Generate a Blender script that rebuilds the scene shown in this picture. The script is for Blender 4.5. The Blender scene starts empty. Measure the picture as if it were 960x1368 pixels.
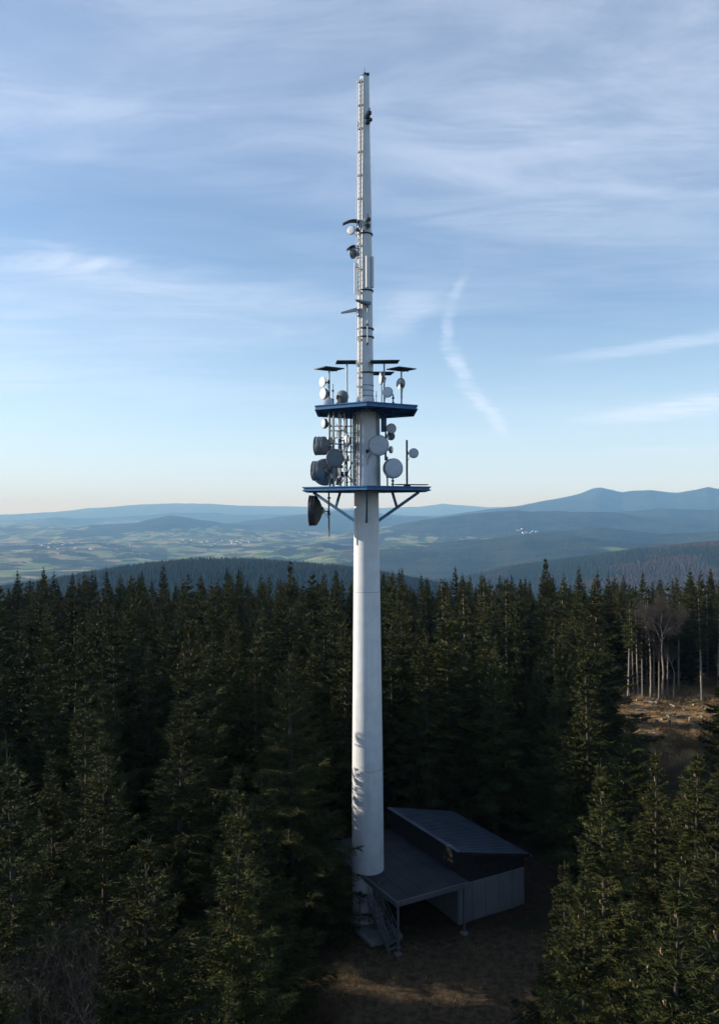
import bpy, math, random
import numpy as np
from mathutils import Vector, Matrix

# ------------------------------------------------------------------ camera, world, sun, exposure
SC = bpy.context.scene
COL = SC.collection
F = 1064.0                      # focal length in photograph pixels
EYE = 25.6                      # eye height above the summit ground
SUN_AZ, SUN_EL = math.radians(-79), math.radians(16)     # azimuth measured from +Y towards +X

cam_d = bpy.data.cameras.new('camera'); cam = bpy.data.objects.new('camera', cam_d); COL.objects.link(cam)
cam_d.sensor_fit = 'VERTICAL'; cam_d.sensor_height = 36; cam_d.sensor_width = 36; cam_d.lens = 28
cam_d.clip_start = 0.5; cam_d.clip_end = 150000
cam.location = (0, 0, EYE)
cam.rotation_euler = (Matrix.Rotation(math.radians(90), 4, 'X') @ Matrix.Rotation(math.radians(-0.24), 4, 'Z')).to_euler()
SC.camera = cam
SC.view_settings.view_transform = 'Standard'; SC.view_settings.look = 'None'
SC.view_settings.gamma = 1.0; SC.view_settings.exposure = 0.45; SC.view_settings.use_curve_mapping = False
cy = SC.cycles
cy.max_bounces = 5; cy.diffuse_bounces = 1; cy.glossy_bounces = 2; cy.transmission_bounces = 2
cy.volume_bounces = 0; cy.transparent_max_bounces = 4
cy.use_denoising = True; cy.use_adaptive_sampling = True; cy.adaptive_threshold = 0.01
cy.caustics_reflective = False; cy.caustics_refractive = False; cy.sample_clamp_indirect = 4

SUN_DIR = Vector((math.sin(SUN_AZ)*math.cos(SUN_EL), math.cos(SUN_AZ)*math.cos(SUN_EL), math.sin(SUN_EL)))
sun_d = bpy.data.lights.new('sun', 'SUN'); sun = bpy.data.objects.new('sun', sun_d); COL.objects.link(sun)
sun_d.energy = 4.8; sun_d.angle = math.radians(0.5); sun_d.color = (1.0, 0.95, 0.875)
sun.rotation_euler = SUN_DIR.to_track_quat('Z', 'Y').to_euler(); sun.location = (-60, 20, 60)

class NT:                                               # small helper for node trees
    def __init__(s, tree): s.t = tree; s.n = tree.nodes; s.l = tree.links
    def new(s, typ, **kw):
        nd = s.n.new(typ)
        for k, v in kw.items(): setattr(nd, k, v)
        return nd
    def set(s, sock, v):
        if hasattr(v, 'is_output') or isinstance(v, bpy.types.NodeSocket): s.l.new(v, sock)
        else: sock.default_value = v
    def math(s, op, a, b=0.0, c=0.0, clamp=False):
        nd = s.new('ShaderNodeMath', operation=op, use_clamp=clamp)
        s.set(nd.inputs[0], a); s.set(nd.inputs[1], b); s.set(nd.inputs[2], c)
        return nd.outputs[0]
    def noise(s, vec, scale, detail=4.0, rough=0.55, dist=0.0):
        nd = s.new('ShaderNodeTexNoise')
        if vec is not None: s.l.new(vec, nd.inputs['Vector'])
        nd.inputs['Scale'].default_value = scale; nd.inputs['Detail'].default_value = detail
        nd.inputs['Roughness'].default_value = rough; nd.inputs['Distortion'].default_value = dist
        return nd.outputs['Fac']
    def ramp(s, v, lo, hi, a=0.0, b=1.0, smooth=True):
        nd = s.new('ShaderNodeMapRange', interpolation_type='SMOOTHSTEP' if smooth else 'LINEAR')
        s.set(nd.inputs[0], v)
        for i, q in zip((1, 2, 3, 4), (lo, hi, a, b)): nd.inputs[i].default_value = q
        return nd.outputs[0]
    def mix(s, f, a, b):
        nd = s.new('ShaderNodeMix', data_type='RGBA'); s.set(nd.inputs[0], f)
        for i, v in ((6, a), (7, b)):
            if isinstance(v, tuple): nd.inputs[i].default_value = v if len(v) == 4 else (*v, 1)
            else: s.l.new(v, nd.inputs[i])
        return nd.outputs[2]

W = bpy.data.worlds.new('World'); SC.world = W; W.use_nodes = True
w = NT(W.node_tree); w.n.clear()
sky = w.new('ShaderNodeTexSky', sky_type='NISHITA', sun_disc=False)
sky.sun_elevation = SUN_EL; sky.sun_rotation = SUN_AZ; sky.altitude = 1000; sky.air_density = 1.0; sky.dust_density = 0.6; sky.ozone_density = 1.6
tc = w.new('ShaderNodeTexCoord').outputs['Generated']
sp = w.new('ShaderNodeSeparateXYZ'); w.l.new(tc, sp.inputs[0])
zz = w.math('MAXIMUM', sp.outputs[2], 0.012)
px_, py_ = w.math('DIVIDE', sp.outputs[0], zz), w.math('DIVIDE', sp.outputs[1], zz)     # a flat cloud deck over the land
cb = w.new('ShaderNodeCombineXYZ'); w.l.new(px_, cb.inputs[0]); w.l.new(py_, cb.inputs[1]); P = cb.outputs[0]
def mapped(rot, sc, loc=(0, 0, 0)):
    m = w.new('ShaderNodeMapping'); w.l.new(P, m.inputs[0])
    m.inputs['Rotation'].default_value = (0, 0, math.radians(rot)); m.inputs['Scale'].default_value = sc; m.inputs['Location'].default_value = loc
    return m.outputs[0]
veil = w.ramp(w.noise(mapped(30, (0.22, 0.40, 1), (3.1, 1.7, 0)), 1.0, 4.0, 0.55, 0.6), 0.34, 0.72)
fib = w.math('ADD', w.math('MULTIPLY', w.noise(mapped(24, (1.1, 2.0, 1), (0.4, 5.2, 0)), 1.0, 9.0, 0.62, 1.6), 0.6), w.math('MULTIPLY', w.noise(mapped(-48, (1.0, 3.6, 1), (2.4, 1.2, 0)), 1.0, 8.0, 0.66, 1.2), 0.4))
streak = w.ramp(fib, 0.36, 0.68)
broad = w.ramp(w.noise(mapped(20, (0.11, 0.15, 1), (7.3, 2.2, 0)), 1.0, 2.0, 0.5, 0.3), 0.36, 0.66)
c1 = w.math('MULTIPLY', w.math('MULTIPLY_ADD', streak, 0.42, 0.42), w.math('MULTIPLY_ADD', veil, 0.62, 0.16))
cirrus = w.math('MULTIPLY', c1, w.math('MULTIPLY_ADD', broad, 0.6, 0.35))
# contrails and long wisps: straight bands on the deck, frayed by noise
fray = w.noise(mapped(0, (1, 1, 1)), 3.4, 7.0, 0.7)
fray2 = w.noise(mapped(0, (1, 1, 1), (9, 4, 0)), 0.45, 3.0, 0.6)
def band(p0, p1, wid, soft, stren, wob, grain=None):
    (x0, y0), (x1, y1) = p0, p1
    L = math.hypot(x1-x0, y1-y0); ux, uy = (x1-x0)/L, (y1-y0)/L
    qx, qy = w.math('SUBTRACT', px_, x0), w.math('SUBTRACT', py_, y0)
    al = w.math('ADD', w.math('MULTIPLY', qx, ux), w.math('MULTIPLY', qy, uy))
    ac = w.math('SUBTRACT', w.math('MULTIPLY', qy, ux), w.math('MULTIPLY', qx, uy))
    ac = w.math('ADD', ac, w.math('MULTIPLY', w.math('SUBTRACT', fray, 0.5), wob))
    ac = w.math('ADD', ac, w.math('MULTIPLY', w.math('SUBTRACT', fray2, 0.5), wob*0.8))
    a = w.ramp(w.math('ABSOLUTE', ac), wid*0.15, wid, 1, 0)
    e = w.math('MULTIPLY', w.ramp(al, 0, soft, 0, 1), w.ramp(al, L-soft, L, 1, 0))
    r = w.math('MULTIPLY', w.math('MULTIPLY', a, e), stren)
    return w.math('MULTIPLY', r, grain) if grain is not None else r
grain = w.ramp(w.noise(mapped(20, (1.6, 7.0, 1)), 1.0, 6.0, 0.7, 0.5), 0.32, 0.66, 0.35, 1.0)
def pd(x, y): X, Z = (x-480)/F, (684-y)/F; return (X/Z, 1/Z)
bands = [band(pd(630, 352), pd(602, 414), 0.036, 0.45, 0.30, 0.09, grain), band(pd(607, 394), pd(596, 476), 0.045, 0.7, 0.34, 0.10, grain),
         band(pd(593, 446), pd(628, 524), 0.085, 1.1, 0.60, 0.17, grain), band(pd(616, 500), pd(678, 588), 0.13, 1.5, 0.62, 0.24, grain),
         band(pd(600, 366), pd(500, 470), 0.20, 0.7, 0.26, 0.3, grain), band(pd(690, 492), pd(1180, 420), 0.28, 1.0, 0.40, 0.35, grain),
         band(pd(760, 575), pd(1320, 480), 0.85, 1.6, 0.8, 0.7, grain), band(pd(-340, 300), pd(330, 385), 0.34, 0.8, 0.46, 0.4, streak)]
tot = cirrus
for b in bands: tot = w.math('ADD', tot, b)
# low bank of thin cloud along the whole horizon
lowv = w.new('ShaderNodeMapping'); w.l.new(tc, lowv.inputs[0]); lowv.inputs['Scale'].default_value = (3.0, 3.0, 46.0)
low = w.math('MULTIPLY', w.ramp(w.noise(lowv.outputs[0], 1.0, 5.0, 0.55, 0.3), 0.50, 0.66),
             w.math('MULTIPLY', w.ramp(sp.outputs[2], 0.018, 0.05), w.ramp(sp.outputs[2], 0.065, 0.11, 1, 0)))
tot = w.math('ADD', tot, w.math('MULTIPLY', low, 0.45))
tot = w.math('MINIMUM', w.math('MULTIPLY', tot, w.ramp(sp.outputs[2], 0.02, 0.1)), 0.85)
veilh = w.math('MULTIPLY', w.math('POWER', w.ramp(sp.outputs[2], 0.0, 0.26, 1, 0, False), 1.5), 0.95)   # milky low air, all round
tint = w.new('ShaderNodeMix', data_type='RGBA', blend_type='MULTIPLY'); tint.inputs[0].default_value = 1.0
w.l.new(sky.outputs[0], tint.inputs[6]); tint.inputs[7].default_value = (0.93, 1.02, 1.12, 1)
skyc = w.mix(veilh, w.mix(tot, tint.outputs[2], (5.0, 5.7, 7.0)), (4.1, 5.4, 7.2))
bg = w.new('ShaderNodeBackground'); w.l.new(skyc, bg.inputs[0]); bg.inputs[1].default_value = 0.125
wo = w.new('ShaderNodeOutputWorld'); w.l.new(bg.outputs[0], wo.inputs[0])

# ------------------------------------------------------------------ helpers
V = Vector
R = math.radians
ORIG = {}
def unroll(px, py): return px - (py-684)*0.0042, py + (px-480)*0.0042
def at(px, py, d):
    px, py = unroll(px, py)
    return V(((px-480)/F*d, d, EYE-(py-684)/F*d))
def tag(o, label=None, cat=None, group=None, kind=None):
    for k, v in (('label', label), ('category', cat), ('group', group), ('kind', kind)):
        if v: o[k] = v
    return o
def empty(name, loc, label=None, cat=None, group=None):
    o = bpy.data.objects.new(name, None); COL.objects.link(o); o.location = loc; o.empty_display_size = 0.3
    ORIG[o] = V(loc); return tag(o, label, cat, group)
class MB:
    def __init__(s): s.v = []; s.f = []; s.sm = []
    def add(s, vs, fs, smooth=False):
        b = len(s.v); s.v += [tuple(q) for q in vs]; s.f += [tuple(i+b for i in f) for f in fs]; s.sm += [smooth]*len(fs); return s
    def box(s, c, ax, ay, az):
        c, ax, ay, az = V(c), V(ax), V(ay), V(az)
        vs = [c+ax*i+ay*j+az*k for k in (-1, 1) for j in (-1, 1) for i in (-1, 1)]
        return s.add(vs, [(0, 2, 3, 1), (4, 5, 7, 6), (0, 1, 5, 4), (2, 6, 7, 3), (0, 4, 6, 2), (1, 3, 7, 5)])
    def bx(s, c, sx, sy, sz, rz=0):
        ca, sa = math.cos(rz), math.sin(rz)
        return s.box(c, (ca*sx/2, sa*sx/2, 0), (-sa*sy/2, ca*sy/2, 0), (0, 0, sz/2))
    def lathe(s, o, axis, prof, n=16, smooth=True, phase=0.0):
        o, ax = V(o), V(axis).normalized()
        a = ax.orthogonal().normalized()
        if abs(ax.z) > 0.99: a = V((1, 0, 0))
        b = ax.cross(a)
        vs = []; fs = []
        for r, h in prof:
            for i in range(n):
                t = 2*math.pi*i/n+phase; vs.append(o+ax*h+(a*math.cos(t)+b*math.sin(t))*r)
        for j in range(len(prof)-1):
            for i in range(n):
                k = (i+1) % n; fs.append((j*n+i, j*n+k, (j+1)*n+k, (j+1)*n+i))
        s.add(vs, fs, smooth)
        for j, fl in ((0, True), (len(prof)-1, False)):
            if prof[j][0] > 1e-5:
                ring = vs[j*n:(j+1)*n]; s.add(ring, [tuple(reversed(range(n))) if fl else tuple(range(n))])
        return s
    def tube(s, p0, p1, r0, r1=None, n=8):
        p0, p1 = V(p0), V(p1); r1 = r0 if r1 is None else r1
        return s.lathe(p0, p1-p0, [(r0, 0), (r1, (p1-p0).length)], n)
    def path(s, pts, r, n=6):
        for a, b in zip(pts[:-1], pts[1:]): s.tube(a, b, r, r, n)
        return s
    def prism(s, poly, ext):
        ext = V(ext); n = len(poly); lo = [V(p) for p in poly]; hi = [p+ext for p in lo]
        return s.add(lo+hi, [tuple(reversed(range(n))), tuple(range(n, 2*n))]+[(i, (i+1) % n, n+(i+1) % n, n+i) for i in range(n)])
    def build(s, name, mat, parent=None, loc=None):
        o0 = ORIG.get(parent, V(loc) if loc else V((0, 0, 0)))
        me = bpy.data.meshes.new(name)
        me.from_pydata([tuple(V(q)-o0) for q in s.v], [], s.f)
        me.polygons.foreach_set('use_smooth', s.sm)
        me.materials.append(mat); me.update()
        o = bpy.data.objects.new(name, me); COL.objects.link(o)
        if parent is not None: o.parent = parent
        elif loc: o.location = loc
        ORIG[o] = o0; return o
def np_mesh(name, verts, tris, mats, mat_idx=None, smooth=None):
    me = bpy.data.meshes.new(name); nv, nf = len(verts), len(tris); k = tris.shape[1]
    me.vertices.add(nv); me.vertices.foreach_set('co', np.ascontiguousarray(verts, np.float32).ravel())
    me.loops.add(nf*k); me.loops.foreach_set('vertex_index', np.ascontiguousarray(tris, np.int32).ravel())
    me.polygons.add(nf); me.polygons.foreach_set('loop_start', np.arange(0, nf*k, k, dtype=np.int32))
    me.polygons.foreach_set('loop_total', np.full(nf, k, np.int32))
    if mat_idx is not None: me.polygons.foreach_set('material_index', mat_idx.astype(np.int32))
    me.polygons.foreach_set('use_smooth', np.full(nf, bool(smooth)))
    for m in mats: me.materials.append(m)
    me.update(calc_edges=True); return me
def link(name, me, parent=None, loc=(0, 0, 0)):
    o = bpy.data.objects.new(name, me); COL.objects.link(o); o.parent = parent; o.location = loc; return o

# ------------------------------------------------------------------ materials
def mat(name, col, rough=0.6, metal=0.0, var=0.12, scale=3.0, bump=0.0, bscale=20.0, spec=0.4, col2=None, lo=0.35, hi=0.7, obrand=0.0, detail=5.0):
    m = bpy.data.materials.new(name); m.use_nodes = True; t = NT(m.node_tree)
    p = t.n['Principled BSDF']; tcn = t.new('ShaderNodeTexCoord').outputs['Object']
    c2 = col2 or tuple(max(0, c*(1-var*2)) for c in col)
    f = t.ramp(t.noise(tcn, scale, detail, 0.6), lo, hi)
    c = t.mix(f, tuple(col), tuple(c2))
    if obrand:
        oi = t.new('ShaderNodeObjectInfo').outputs['Random']
        hs = t.new('ShaderNodeHueSaturation'); t.l.new(c, hs.inputs['Color'])
        t.l.new(t.ramp(oi, 0, 1, 1-obrand, 1+obrand, False), hs.inputs['Value'])
        t.l.new(t.ramp(t.math('FRACT', t.math('MULTIPLY', oi, 7.31)), 0, 1, 0.485, 0.512, False), hs.inputs['Hue']); c = hs.outputs[0]
    t.l.new(c, p.inputs['Base Color'])
    p.inputs['Roughness'].default_value = rough; p.inputs['Metallic'].default_value = metal; p.inputs['Specular IOR Level'].default_value = spec
    if bump:
        bn = t.new('ShaderNodeBump'); bn.inputs['Strength'].default_value = bump; bn.inputs['Distance'].default_value = 0.05
        t.l.new(t.noise(tcn, bscale, 4, 0.6), bn.inputs['Height']); t.l.new(bn.outputs[0], p.inputs['Normal'])
    return m
M = dict(
    white=mat('white_painted_steel', (0.72, 0.73, 0.73), 0.45, var=0.06, scale=1.3, bump=0.05, bscale=6),
    blue=mat('blue_painted_steel', (0.035, 0.15, 0.34), 0.4, var=0.15, scale=2.5),
    galv=mat('galvanised_steel', (0.26, 0.27, 0.28), 0.45, metal=0.5, var=0.15, scale=8),
    dark=mat('dark_steel', (0.035, 0.038, 0.043), 0.55, var=0.2, scale=6),
    shield=mat('grey_shield_plate', (0.06, 0.065, 0.075), 0.6, var=0.2, scale=4),
    radome=mat('white_radome', (0.66, 0.67, 0.67), 0.5, var=0.05, scale=5),
    greyrad=mat('grey_radome', (0.50, 0.53, 0.56), 0.55, var=0.06, scale=5),
    shell=mat('grey_dish_shell', (0.17, 0.19, 0.21), 0.5, var=0.12, scale=5),
    cable=mat('black_cable', (0.02, 0.02, 0.022), 0.6),
    bark=mat('spruce_bark', (0.075, 0.058, 0.045), 0.9, var=0.3, scale=6, bump=0.6, bscale=25, col2=(0.05, 0.04, 0.032)),
    palebark=mat('pale_bark', (0.36, 0.31, 0.26), 0.9, scale=7, bump=0.5, bscale=22, col2=(0.16, 0.135, 0.11)),
    twig=mat('bare_twig', (0.10, 0.078, 0.06), 0.85, scale=3, col2=(0.055, 0.042, 0.033)),
    needle=mat('spruce_needles', (0.064, 0.064, 0.016), 0.7, scale=1.1, col2=(0.022, 0.029, 0.010), obrand=0.28, lo=0.3, hi=0.7, spec=0.08),
    farneedle=mat('far_spruce_needles', (0.030, 0.044, 0.020), 0.8, scale=0.01, col2=(0.022, 0.034, 0.017), obrand=0.35, spec=0.1),
    cone=mat('spruce_cone', (0.34, 0.22, 0.12), 0.7, scale=9, col2=(0.20, 0.12, 0.07)),
    roofmetal=mat('grey_roof_sheet', (0.075, 0.09, 0.115), 0.5, var=0.18, scale=0.9),
    tar=mat('roofing_felt', (0.03, 0.033, 0.038), 0.8, var=0.25, scale=0.8, bump=0.3, bscale=30),
    board=mat('dark_stained_board', (0.03, 0.023, 0.018), 0.75, var=0.25, scale=3),
    panel=mat('pale_wall_panel', (0.24, 0.245, 0.25), 0.6, var=0.08, scale=0.9),
    concrete=mat('concrete', (0.30, 0.29, 0.27), 0.9, var=0.15, scale=2.5, bump=0.3),
    wood=mat('weathered_log', (0.36, 0.29, 0.21), 0.9, scale=6, col2=(0.16, 0.12, 0.085), bump=0.5),
    cut=mat('fresh_cut_wood', (0.55, 0.42, 0.27), 0.85, scale=10, var=0.15),
    grass=mat('dry_grass_blade', (0.36, 0.25, 0.12), 0.85, scale=0.4, col2=(0.16, 0.10, 0.045)),
    redroof=mat('dark_red_roof', (0.17, 0.075, 0.05), 0.8, scale=0.02),
    hwall=mat('white_house_wall', (0.75, 0.73, 0.68), 0.8, scale=0.02, var=0.05),
)

wm = M['white']; t = NT(wm.node_tree); pb_ = t.n['Principled BSDF']; lk = pb_.inputs['Base Color'].links[0].from_socket
mp = t.new('ShaderNodeMapping'); t.l.new(t.new('ShaderNodeTexCoord').outputs['Object'], mp.inputs[0]); mp.inputs['Scale'].default_value = (5, 5, 0.12)
st_ = t.ramp(t.noise(mp.outputs[0], 1.0, 6, 0.7), 0.48, 0.8, 0.0, 0.55)
t.l.new(t.mix(st_, lk, (0.42, 0.41, 0.38)), pb_.inputs['Base Color'])

# ------------------------------------------------------------------ terrain
def hash2(ix, iy, seed):
    h = (ix.astype(np.int64)*374761393 + iy.astype(np.int64)*668265263 + seed*1442695041) & 0xFFFFFFFF
    h = ((h ^ (h >> 13))*1274126177) & 0xFFFFFFFF
    return ((h ^ (h >> 16)) & 0xFFFF)/65535.0
def vnoise(x, y, seed=0):
    ix, iy = np.floor(x), np.floor(y); fx, fy = x-ix, y-iy
    fx, fy = fx*fx*(3-2*fx), fy*fy*(3-2*fy)
    a, b, c, d = hash2(ix, iy, seed), hash2(ix+1, iy, seed), hash2(ix, iy+1, seed), hash2(ix+1, iy+1, seed)
    return (a*(1-fx)+b*fx)*(1-fy)+(c*(1-fx)+d*fx)*fy
def fbm(x, y, seed=0, oct=5):
    s = 0; a = 0.5; n = 0
    for k in range(oct):
        s = s+a*vnoise(x, y, seed+k); n += a; a *= 0.5; x, y = x*2.03+17.1, y*2.03+9.7
    return s/n
def clearing(x, y):   # 1 where the felled clearing and the paths are
    px = 480+F*x/np.maximum(y, 1); n = fbm(x/6., y/6., 71, 3)-0.5
    a = np.clip((px-800+n*80)/30, 0, 1)*np.clip((y-80+n*6)/4, 0, 1)*np.clip((128-y+n*6)/6, 0, 1)*np.clip((115-x)/10, 0, 1)
    return a
FLOOR = -330.0
RIDGES = [   # distance, half-depth, crest line as seen: (x, y) in the photograph
    (1900, 620, [(-500, 808), (-200, 798), (0, 784), (60, 779), (120, 769), (200, 759), (260, 755), (330, 757), (400, 763), (470, 770), (560, 787), (700, 813), (1300, 838)]),
    (3300, 800, [(-500, 805), (480, 805), (600, 783), (680, 765), (760, 752), (850, 738), (960, 726), (1100, 717), (1500, 710)]),
    (6300, 480, [(-500, 742), (0, 739), (90, 734), (150, 737), (240, 741), (330, 731), (430, 722), (500, 733), (560, 735), (650, 722), (740, 712), (800, 707), (880, 714), (960, 709), (1500, 720)]),
    (9900, 650, [(-500, 712), (0, 716), (80, 710.5), (160, 716), (300, 713), (380, 706), (460, 712), (620, 700), (760, 686), (850, 682), (900, 679), (960, 683), (1500, 690)]),
    (5300, 900, [(-500, 770), (300, 768), (380, 752), (440, 737), (520, 729), (620, 723), (700, 717), (760, 717), (850, 727), (1500, 735)]),
    (8600, 1500, [(-500, 722), (400, 720), (500, 702), (560, 694), (640, 685), (690, 680), (740, 684), (800, 690), (860, 695), (960, 698), (1500, 700)]),
    (11500, 1500, [(-500, 712), (0, 711), (100, 704), (170, 699), (205, 692), (228, 689), (255, 692), (290, 698), (340, 705), (420, 703), (500, 706), (1500, 712)]),
    (14500, 2600, [(-500, 700), (200, 702), (300, 699), (360, 694), (420, 685), (470, 683), (540, 690), (580, 689), (640, 681.5), (700, 674.5), (750, 665.5), (778, 661.5), (792, 657.5), (802, 656.5), (812, 659.5), (830, 664), (850, 661.5), (870, 659.5), (905, 663), (930, 659), (945, 655.5), (958, 658.5), (975, 659.5), (1100, 665.5), (1500, 671.5)]),
    (19000, 2200, [(-500, 695), (0, 694), (70, 690), (150, 691), (230, 684), (330, 687), (420, 690), (600, 689), (1500, 695)]),
    (27000, 4500, [(-500, 694), (-200, 692), (0, 687), (40, 685), (110, 680), (170, 674), (260, 671.5), (330, 674), (390, 676), (440, 680), (560, 678), (590, 674), (615, 676), (650, 679), (1500, 684)]),
]
def ground_z(x, y):
    x = np.asarray(x, float); y = np.asarray(y, float)
    r = np.hypot(x, y)
    # photograph column of the direction (behind the camera it is folded over, giving similar hills all round)
    px = 480+F*np.tan(np.clip(np.arctan2(x, np.abs(y)+1e-6), -1.1, 1.1))
    px, py = px, 0
    z = np.where(r < 150, 0, -0.21*(r-150))
    z = -np.log(np.exp(-z/60.)+1e-9*0+np.exp(np.minimum(-(FLOOR)/60., 50))*0+1e-12)*60 if False else np.maximum(z, FLOOR)
    z = np.where(r < 150, 0, z)
    fl = FLOOR+70*(fbm(x/2600., y/2600., 3, 4)-0.5)*np.clip((r-2500)/2000, 0, 1)
    z = np.where(r > 600, np.maximum(z, fl), z)
    for i, (d0, wd, pts) in enumerate(RIDGES):
        xs, ys = zip(*pts)
        dd = d0*(1+0.10*(vnoise(px/160., px*0+i*3.3, 40+i)-0.5))
        zc = EYE+(684-np.interp(px, xs, ys))/F*dd
        zl = fl+(zc-fl)*np.exp(-((r-dd)/wd)**2)
        k = 14.0
        z = np.where(r > 500, np.maximum(z, zl), z)
    far = np.clip((r-1500)/3000, 0, 1)
    z = z+far*((52+np.clip((r-4200)/1500, 0, 1)*50)*(fbm(x/900., y/900., 11, 6)-0.5)+np.clip((r-4000)/8000, 0, 1)*(120*(fbm(x/2300., y/2300., 21, 6)-0.5)+45*(fbm(x/620., y/620., 27, 4)-0.5)))
    near = np.clip((r-3)/20, 0, 1)*np.clip((400-r)/200, 0, 1)
    z = z+near*(0.35*(fbm(x/9., y/9., 31, 3)-0.5)+0.16*(fbm(x/1.6, y/1.6, 37, 3)-0.5))
    z = z+clearing(x, np.maximum(y, 1.0))*(r < 200)*(1.3*(fbm(x/4.2, y/4.2, 61, 3)-0.5)+0.5*(fbm(x/1.1, y/1.1, 67, 3)-0.5))
    return z
def gz(x, y): return float(ground_z(np.array([x]), np.array([y]))[0])

rr = np.concatenate([np.arange(0.5, 36, 3.0), np.arange(36, 125, 0.55), np.geomspace(126, 46000, 330)])
aa = np.concatenate([np.linspace(-32, 32, 560), np.linspace(34, 326, 90)[0:]])
aa = np.radians(aa)
RR, AA = np.meshgrid(rr, aa, indexing='ij')
X, Y = RR*np.sin(AA), RR*np.cos(AA); Z = ground_z(X, Y)
nr, na = RR.shape
idx = np.arange(nr*na).reshape(nr, na); nx = np.roll(idx, -1, 1)
quads = np.stack([idx[:-1], idx[1:], nx[1:], nx[:-1]], -1).reshape(-1, 4)

def yard(x, y):
    n = fbm(x/3., y/3., 77, 3)-0.5
    return np.clip((x+2.0+n*3)/1.5, 0, 1)*np.clip((12.5-x+n*3)/1.5, 0, 1)*np.clip((y-36)/2, 0, 1)*np.clip((49-y+n*2)/1.5, 0, 1)
pxg = 480+F*np.tan(np.clip(np.arctan2(X, np.abs(Y)+1e-6), -1.1, 1.1))
left = np.interp(pxg, [-400, 380, 520, 620, 760, 1300], [0.52, 0.52, 0.36, -0.2, -0.45, -0.45])
fieldv = (fbm(X/1500., Y/1500., 51, 4)-0.5)*2.6+(left-0.42)*0.9-np.clip((Z+150)/220., -0.3, 1.2)*0.8
fieldv = np.clip(fieldv*2.2+0.2, 0, 1)*np.clip((RR-2800)/800, 0, 1)
brown = np.clip((pxg-620)/140, 0, 1)*np.clip((RR-2300)/400, 0, 1)*np.clip((4600-RR)/500, 0, 1)

gm = bpy.data.materials.new('land'); gm.use_nodes = True; t = NT(gm.node_tree); p = t.n['Principled BSDF']
geo = t.new('ShaderNodeNewGeometry').outputs['Position']
def attr(n): q = t.new('ShaderNodeAttribute'); q.attribute_name = n; return q.outputs['Fac']
soil = t.mix(t.ramp(t.noise(geo, 1.7, 5, 0.65), 0.35, 0.65), (0.04, 0.026, 0.015), (0.07, 0.045, 0.024))
soil = t.mix(t.ramp(t.noise(geo, 0.35, 4, 0.6), 0.5, 0.7), soil, (0.032, 0.036, 0.014))
clr = t.mix(t.ramp(t.noise(geo, 0.8, 6, 0.65), 0.38, 0.62), (0.36, 0.20, 0.085), (0.20, 0.14, 0.07))
yrd = t.mix(t.ramp(t.noise(geo, 2.3, 6, 0.7), 0.35, 0.65), (0.13, 0.09, 0.05), (0.05, 0.036, 0.021))
nearc = t.mix(attr('clearing'), soil, clr); nearc = t.mix(attr('yard'), nearc, yrd)
fst = t.mix(t.ramp(t.noise(geo, 0.004, 6, 0.72), 0.38, 0.62), (0.014, 0.023, 0.012), (0.046, 0.052, 0.024))
fst = t.mix(t.math('MULTIPLY', attr('brown'), t.ramp(t.noise(geo, 0.006, 5, 0.7), 0.4, 0.56)), fst, (0.08, 0.052, 0.03))
vo = t.new('ShaderNodeTexVoronoi'); t.l.new(geo, vo.inputs['Vector']); vo.inputs['Scale'].default_value = 0.008
rp = t.new('ShaderNodeValToRGB'); t.l.new(vo.outputs['Color'], rp.inputs[0]); rp.color_ramp.interpolation = 'CONSTANT'
els = rp.color_ramp.elements; els[0].color = (0.16, 0.21, 0.07, 1); els[1].position = 0.3; els[1].color = (0.26, 0.26, 0.13, 1)
for pos, c in ((0.5, (0.13, 0.19, 0.05, 1)), (0.68, (0.31, 0.26, 0.16, 1)), (0.82, (0.03, 0.045, 0.02, 1))):
    e = els.new(pos); e.color = c
copse = t.ramp(t.noise(geo, 0.0042, 6, 0.66), 0.47, 0.52)
fm = t.ramp(t.math('ADD', attr('field'), t.math('MULTIPLY', t.math('SUBTRACT', t.noise(geo, 0.0016, 5, 0.6), 0.5), 0.9)), 0.52, 0.56)
fmc = t.math('MULTIPLY', fm, t.math('SUBTRACT', 1.0, t.math('MULTIPLY', copse, 0.85)))
farc = t.mix(fmc, fst, rp.outputs[0])
t.l.new(t.mix(attr('far'), nearc, farc), p.inputs['Base Color'])
p.inputs['Roughness'].default_value = 0.95; p.inputs['Specular IOR Level'].default_value = 0.1
bn = t.new('ShaderNodeBump'); bn.inputs['Strength'].default_value = 0.8; bn.inputs['Distance'].default_value = 0.08
t.l.new(t.noise(geo, 4.0, 6, 0.7), bn.inputs['Height'])
bn2 = t.new('ShaderNodeBump'); bn2.inputs['Strength'].default_value = 1.0; bn2.inputs['Distance'].default_value = 14.0
t.l.new(t.math('MULTIPLY', t.noise(geo, 0.045, 3, 0.7), t.math('MULTIPLY', attr('far'), t.math('SUBTRACT', 1.0, fmc))), bn2.inputs['Height'])
t.l.new(bn.outputs[0], bn2.inputs['Normal']); t.l.new(bn2.outputs[0], p.inputs['Normal'])

me = np_mesh('ground', np.stack([X, Y, Z], -1).reshape(-1, 3), quads[:, ::-1], [gm], smooth=True)
for n, a in (('clearing', clearing(X, Y)), ('yard', yard(X, Y)), ('field', fieldv), ('brown', brown), ('far', np.clip((RR-200)/150, 0, 1))):
    me.attributes.new(n, 'FLOAT', 'POINT').data.foreach_set('value', a.astype(np.float32).ravel())
ground = link('ground', me); tag(ground, 'summit forest floor running out to valley and hills', 'ground', kind='structure')

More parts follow.
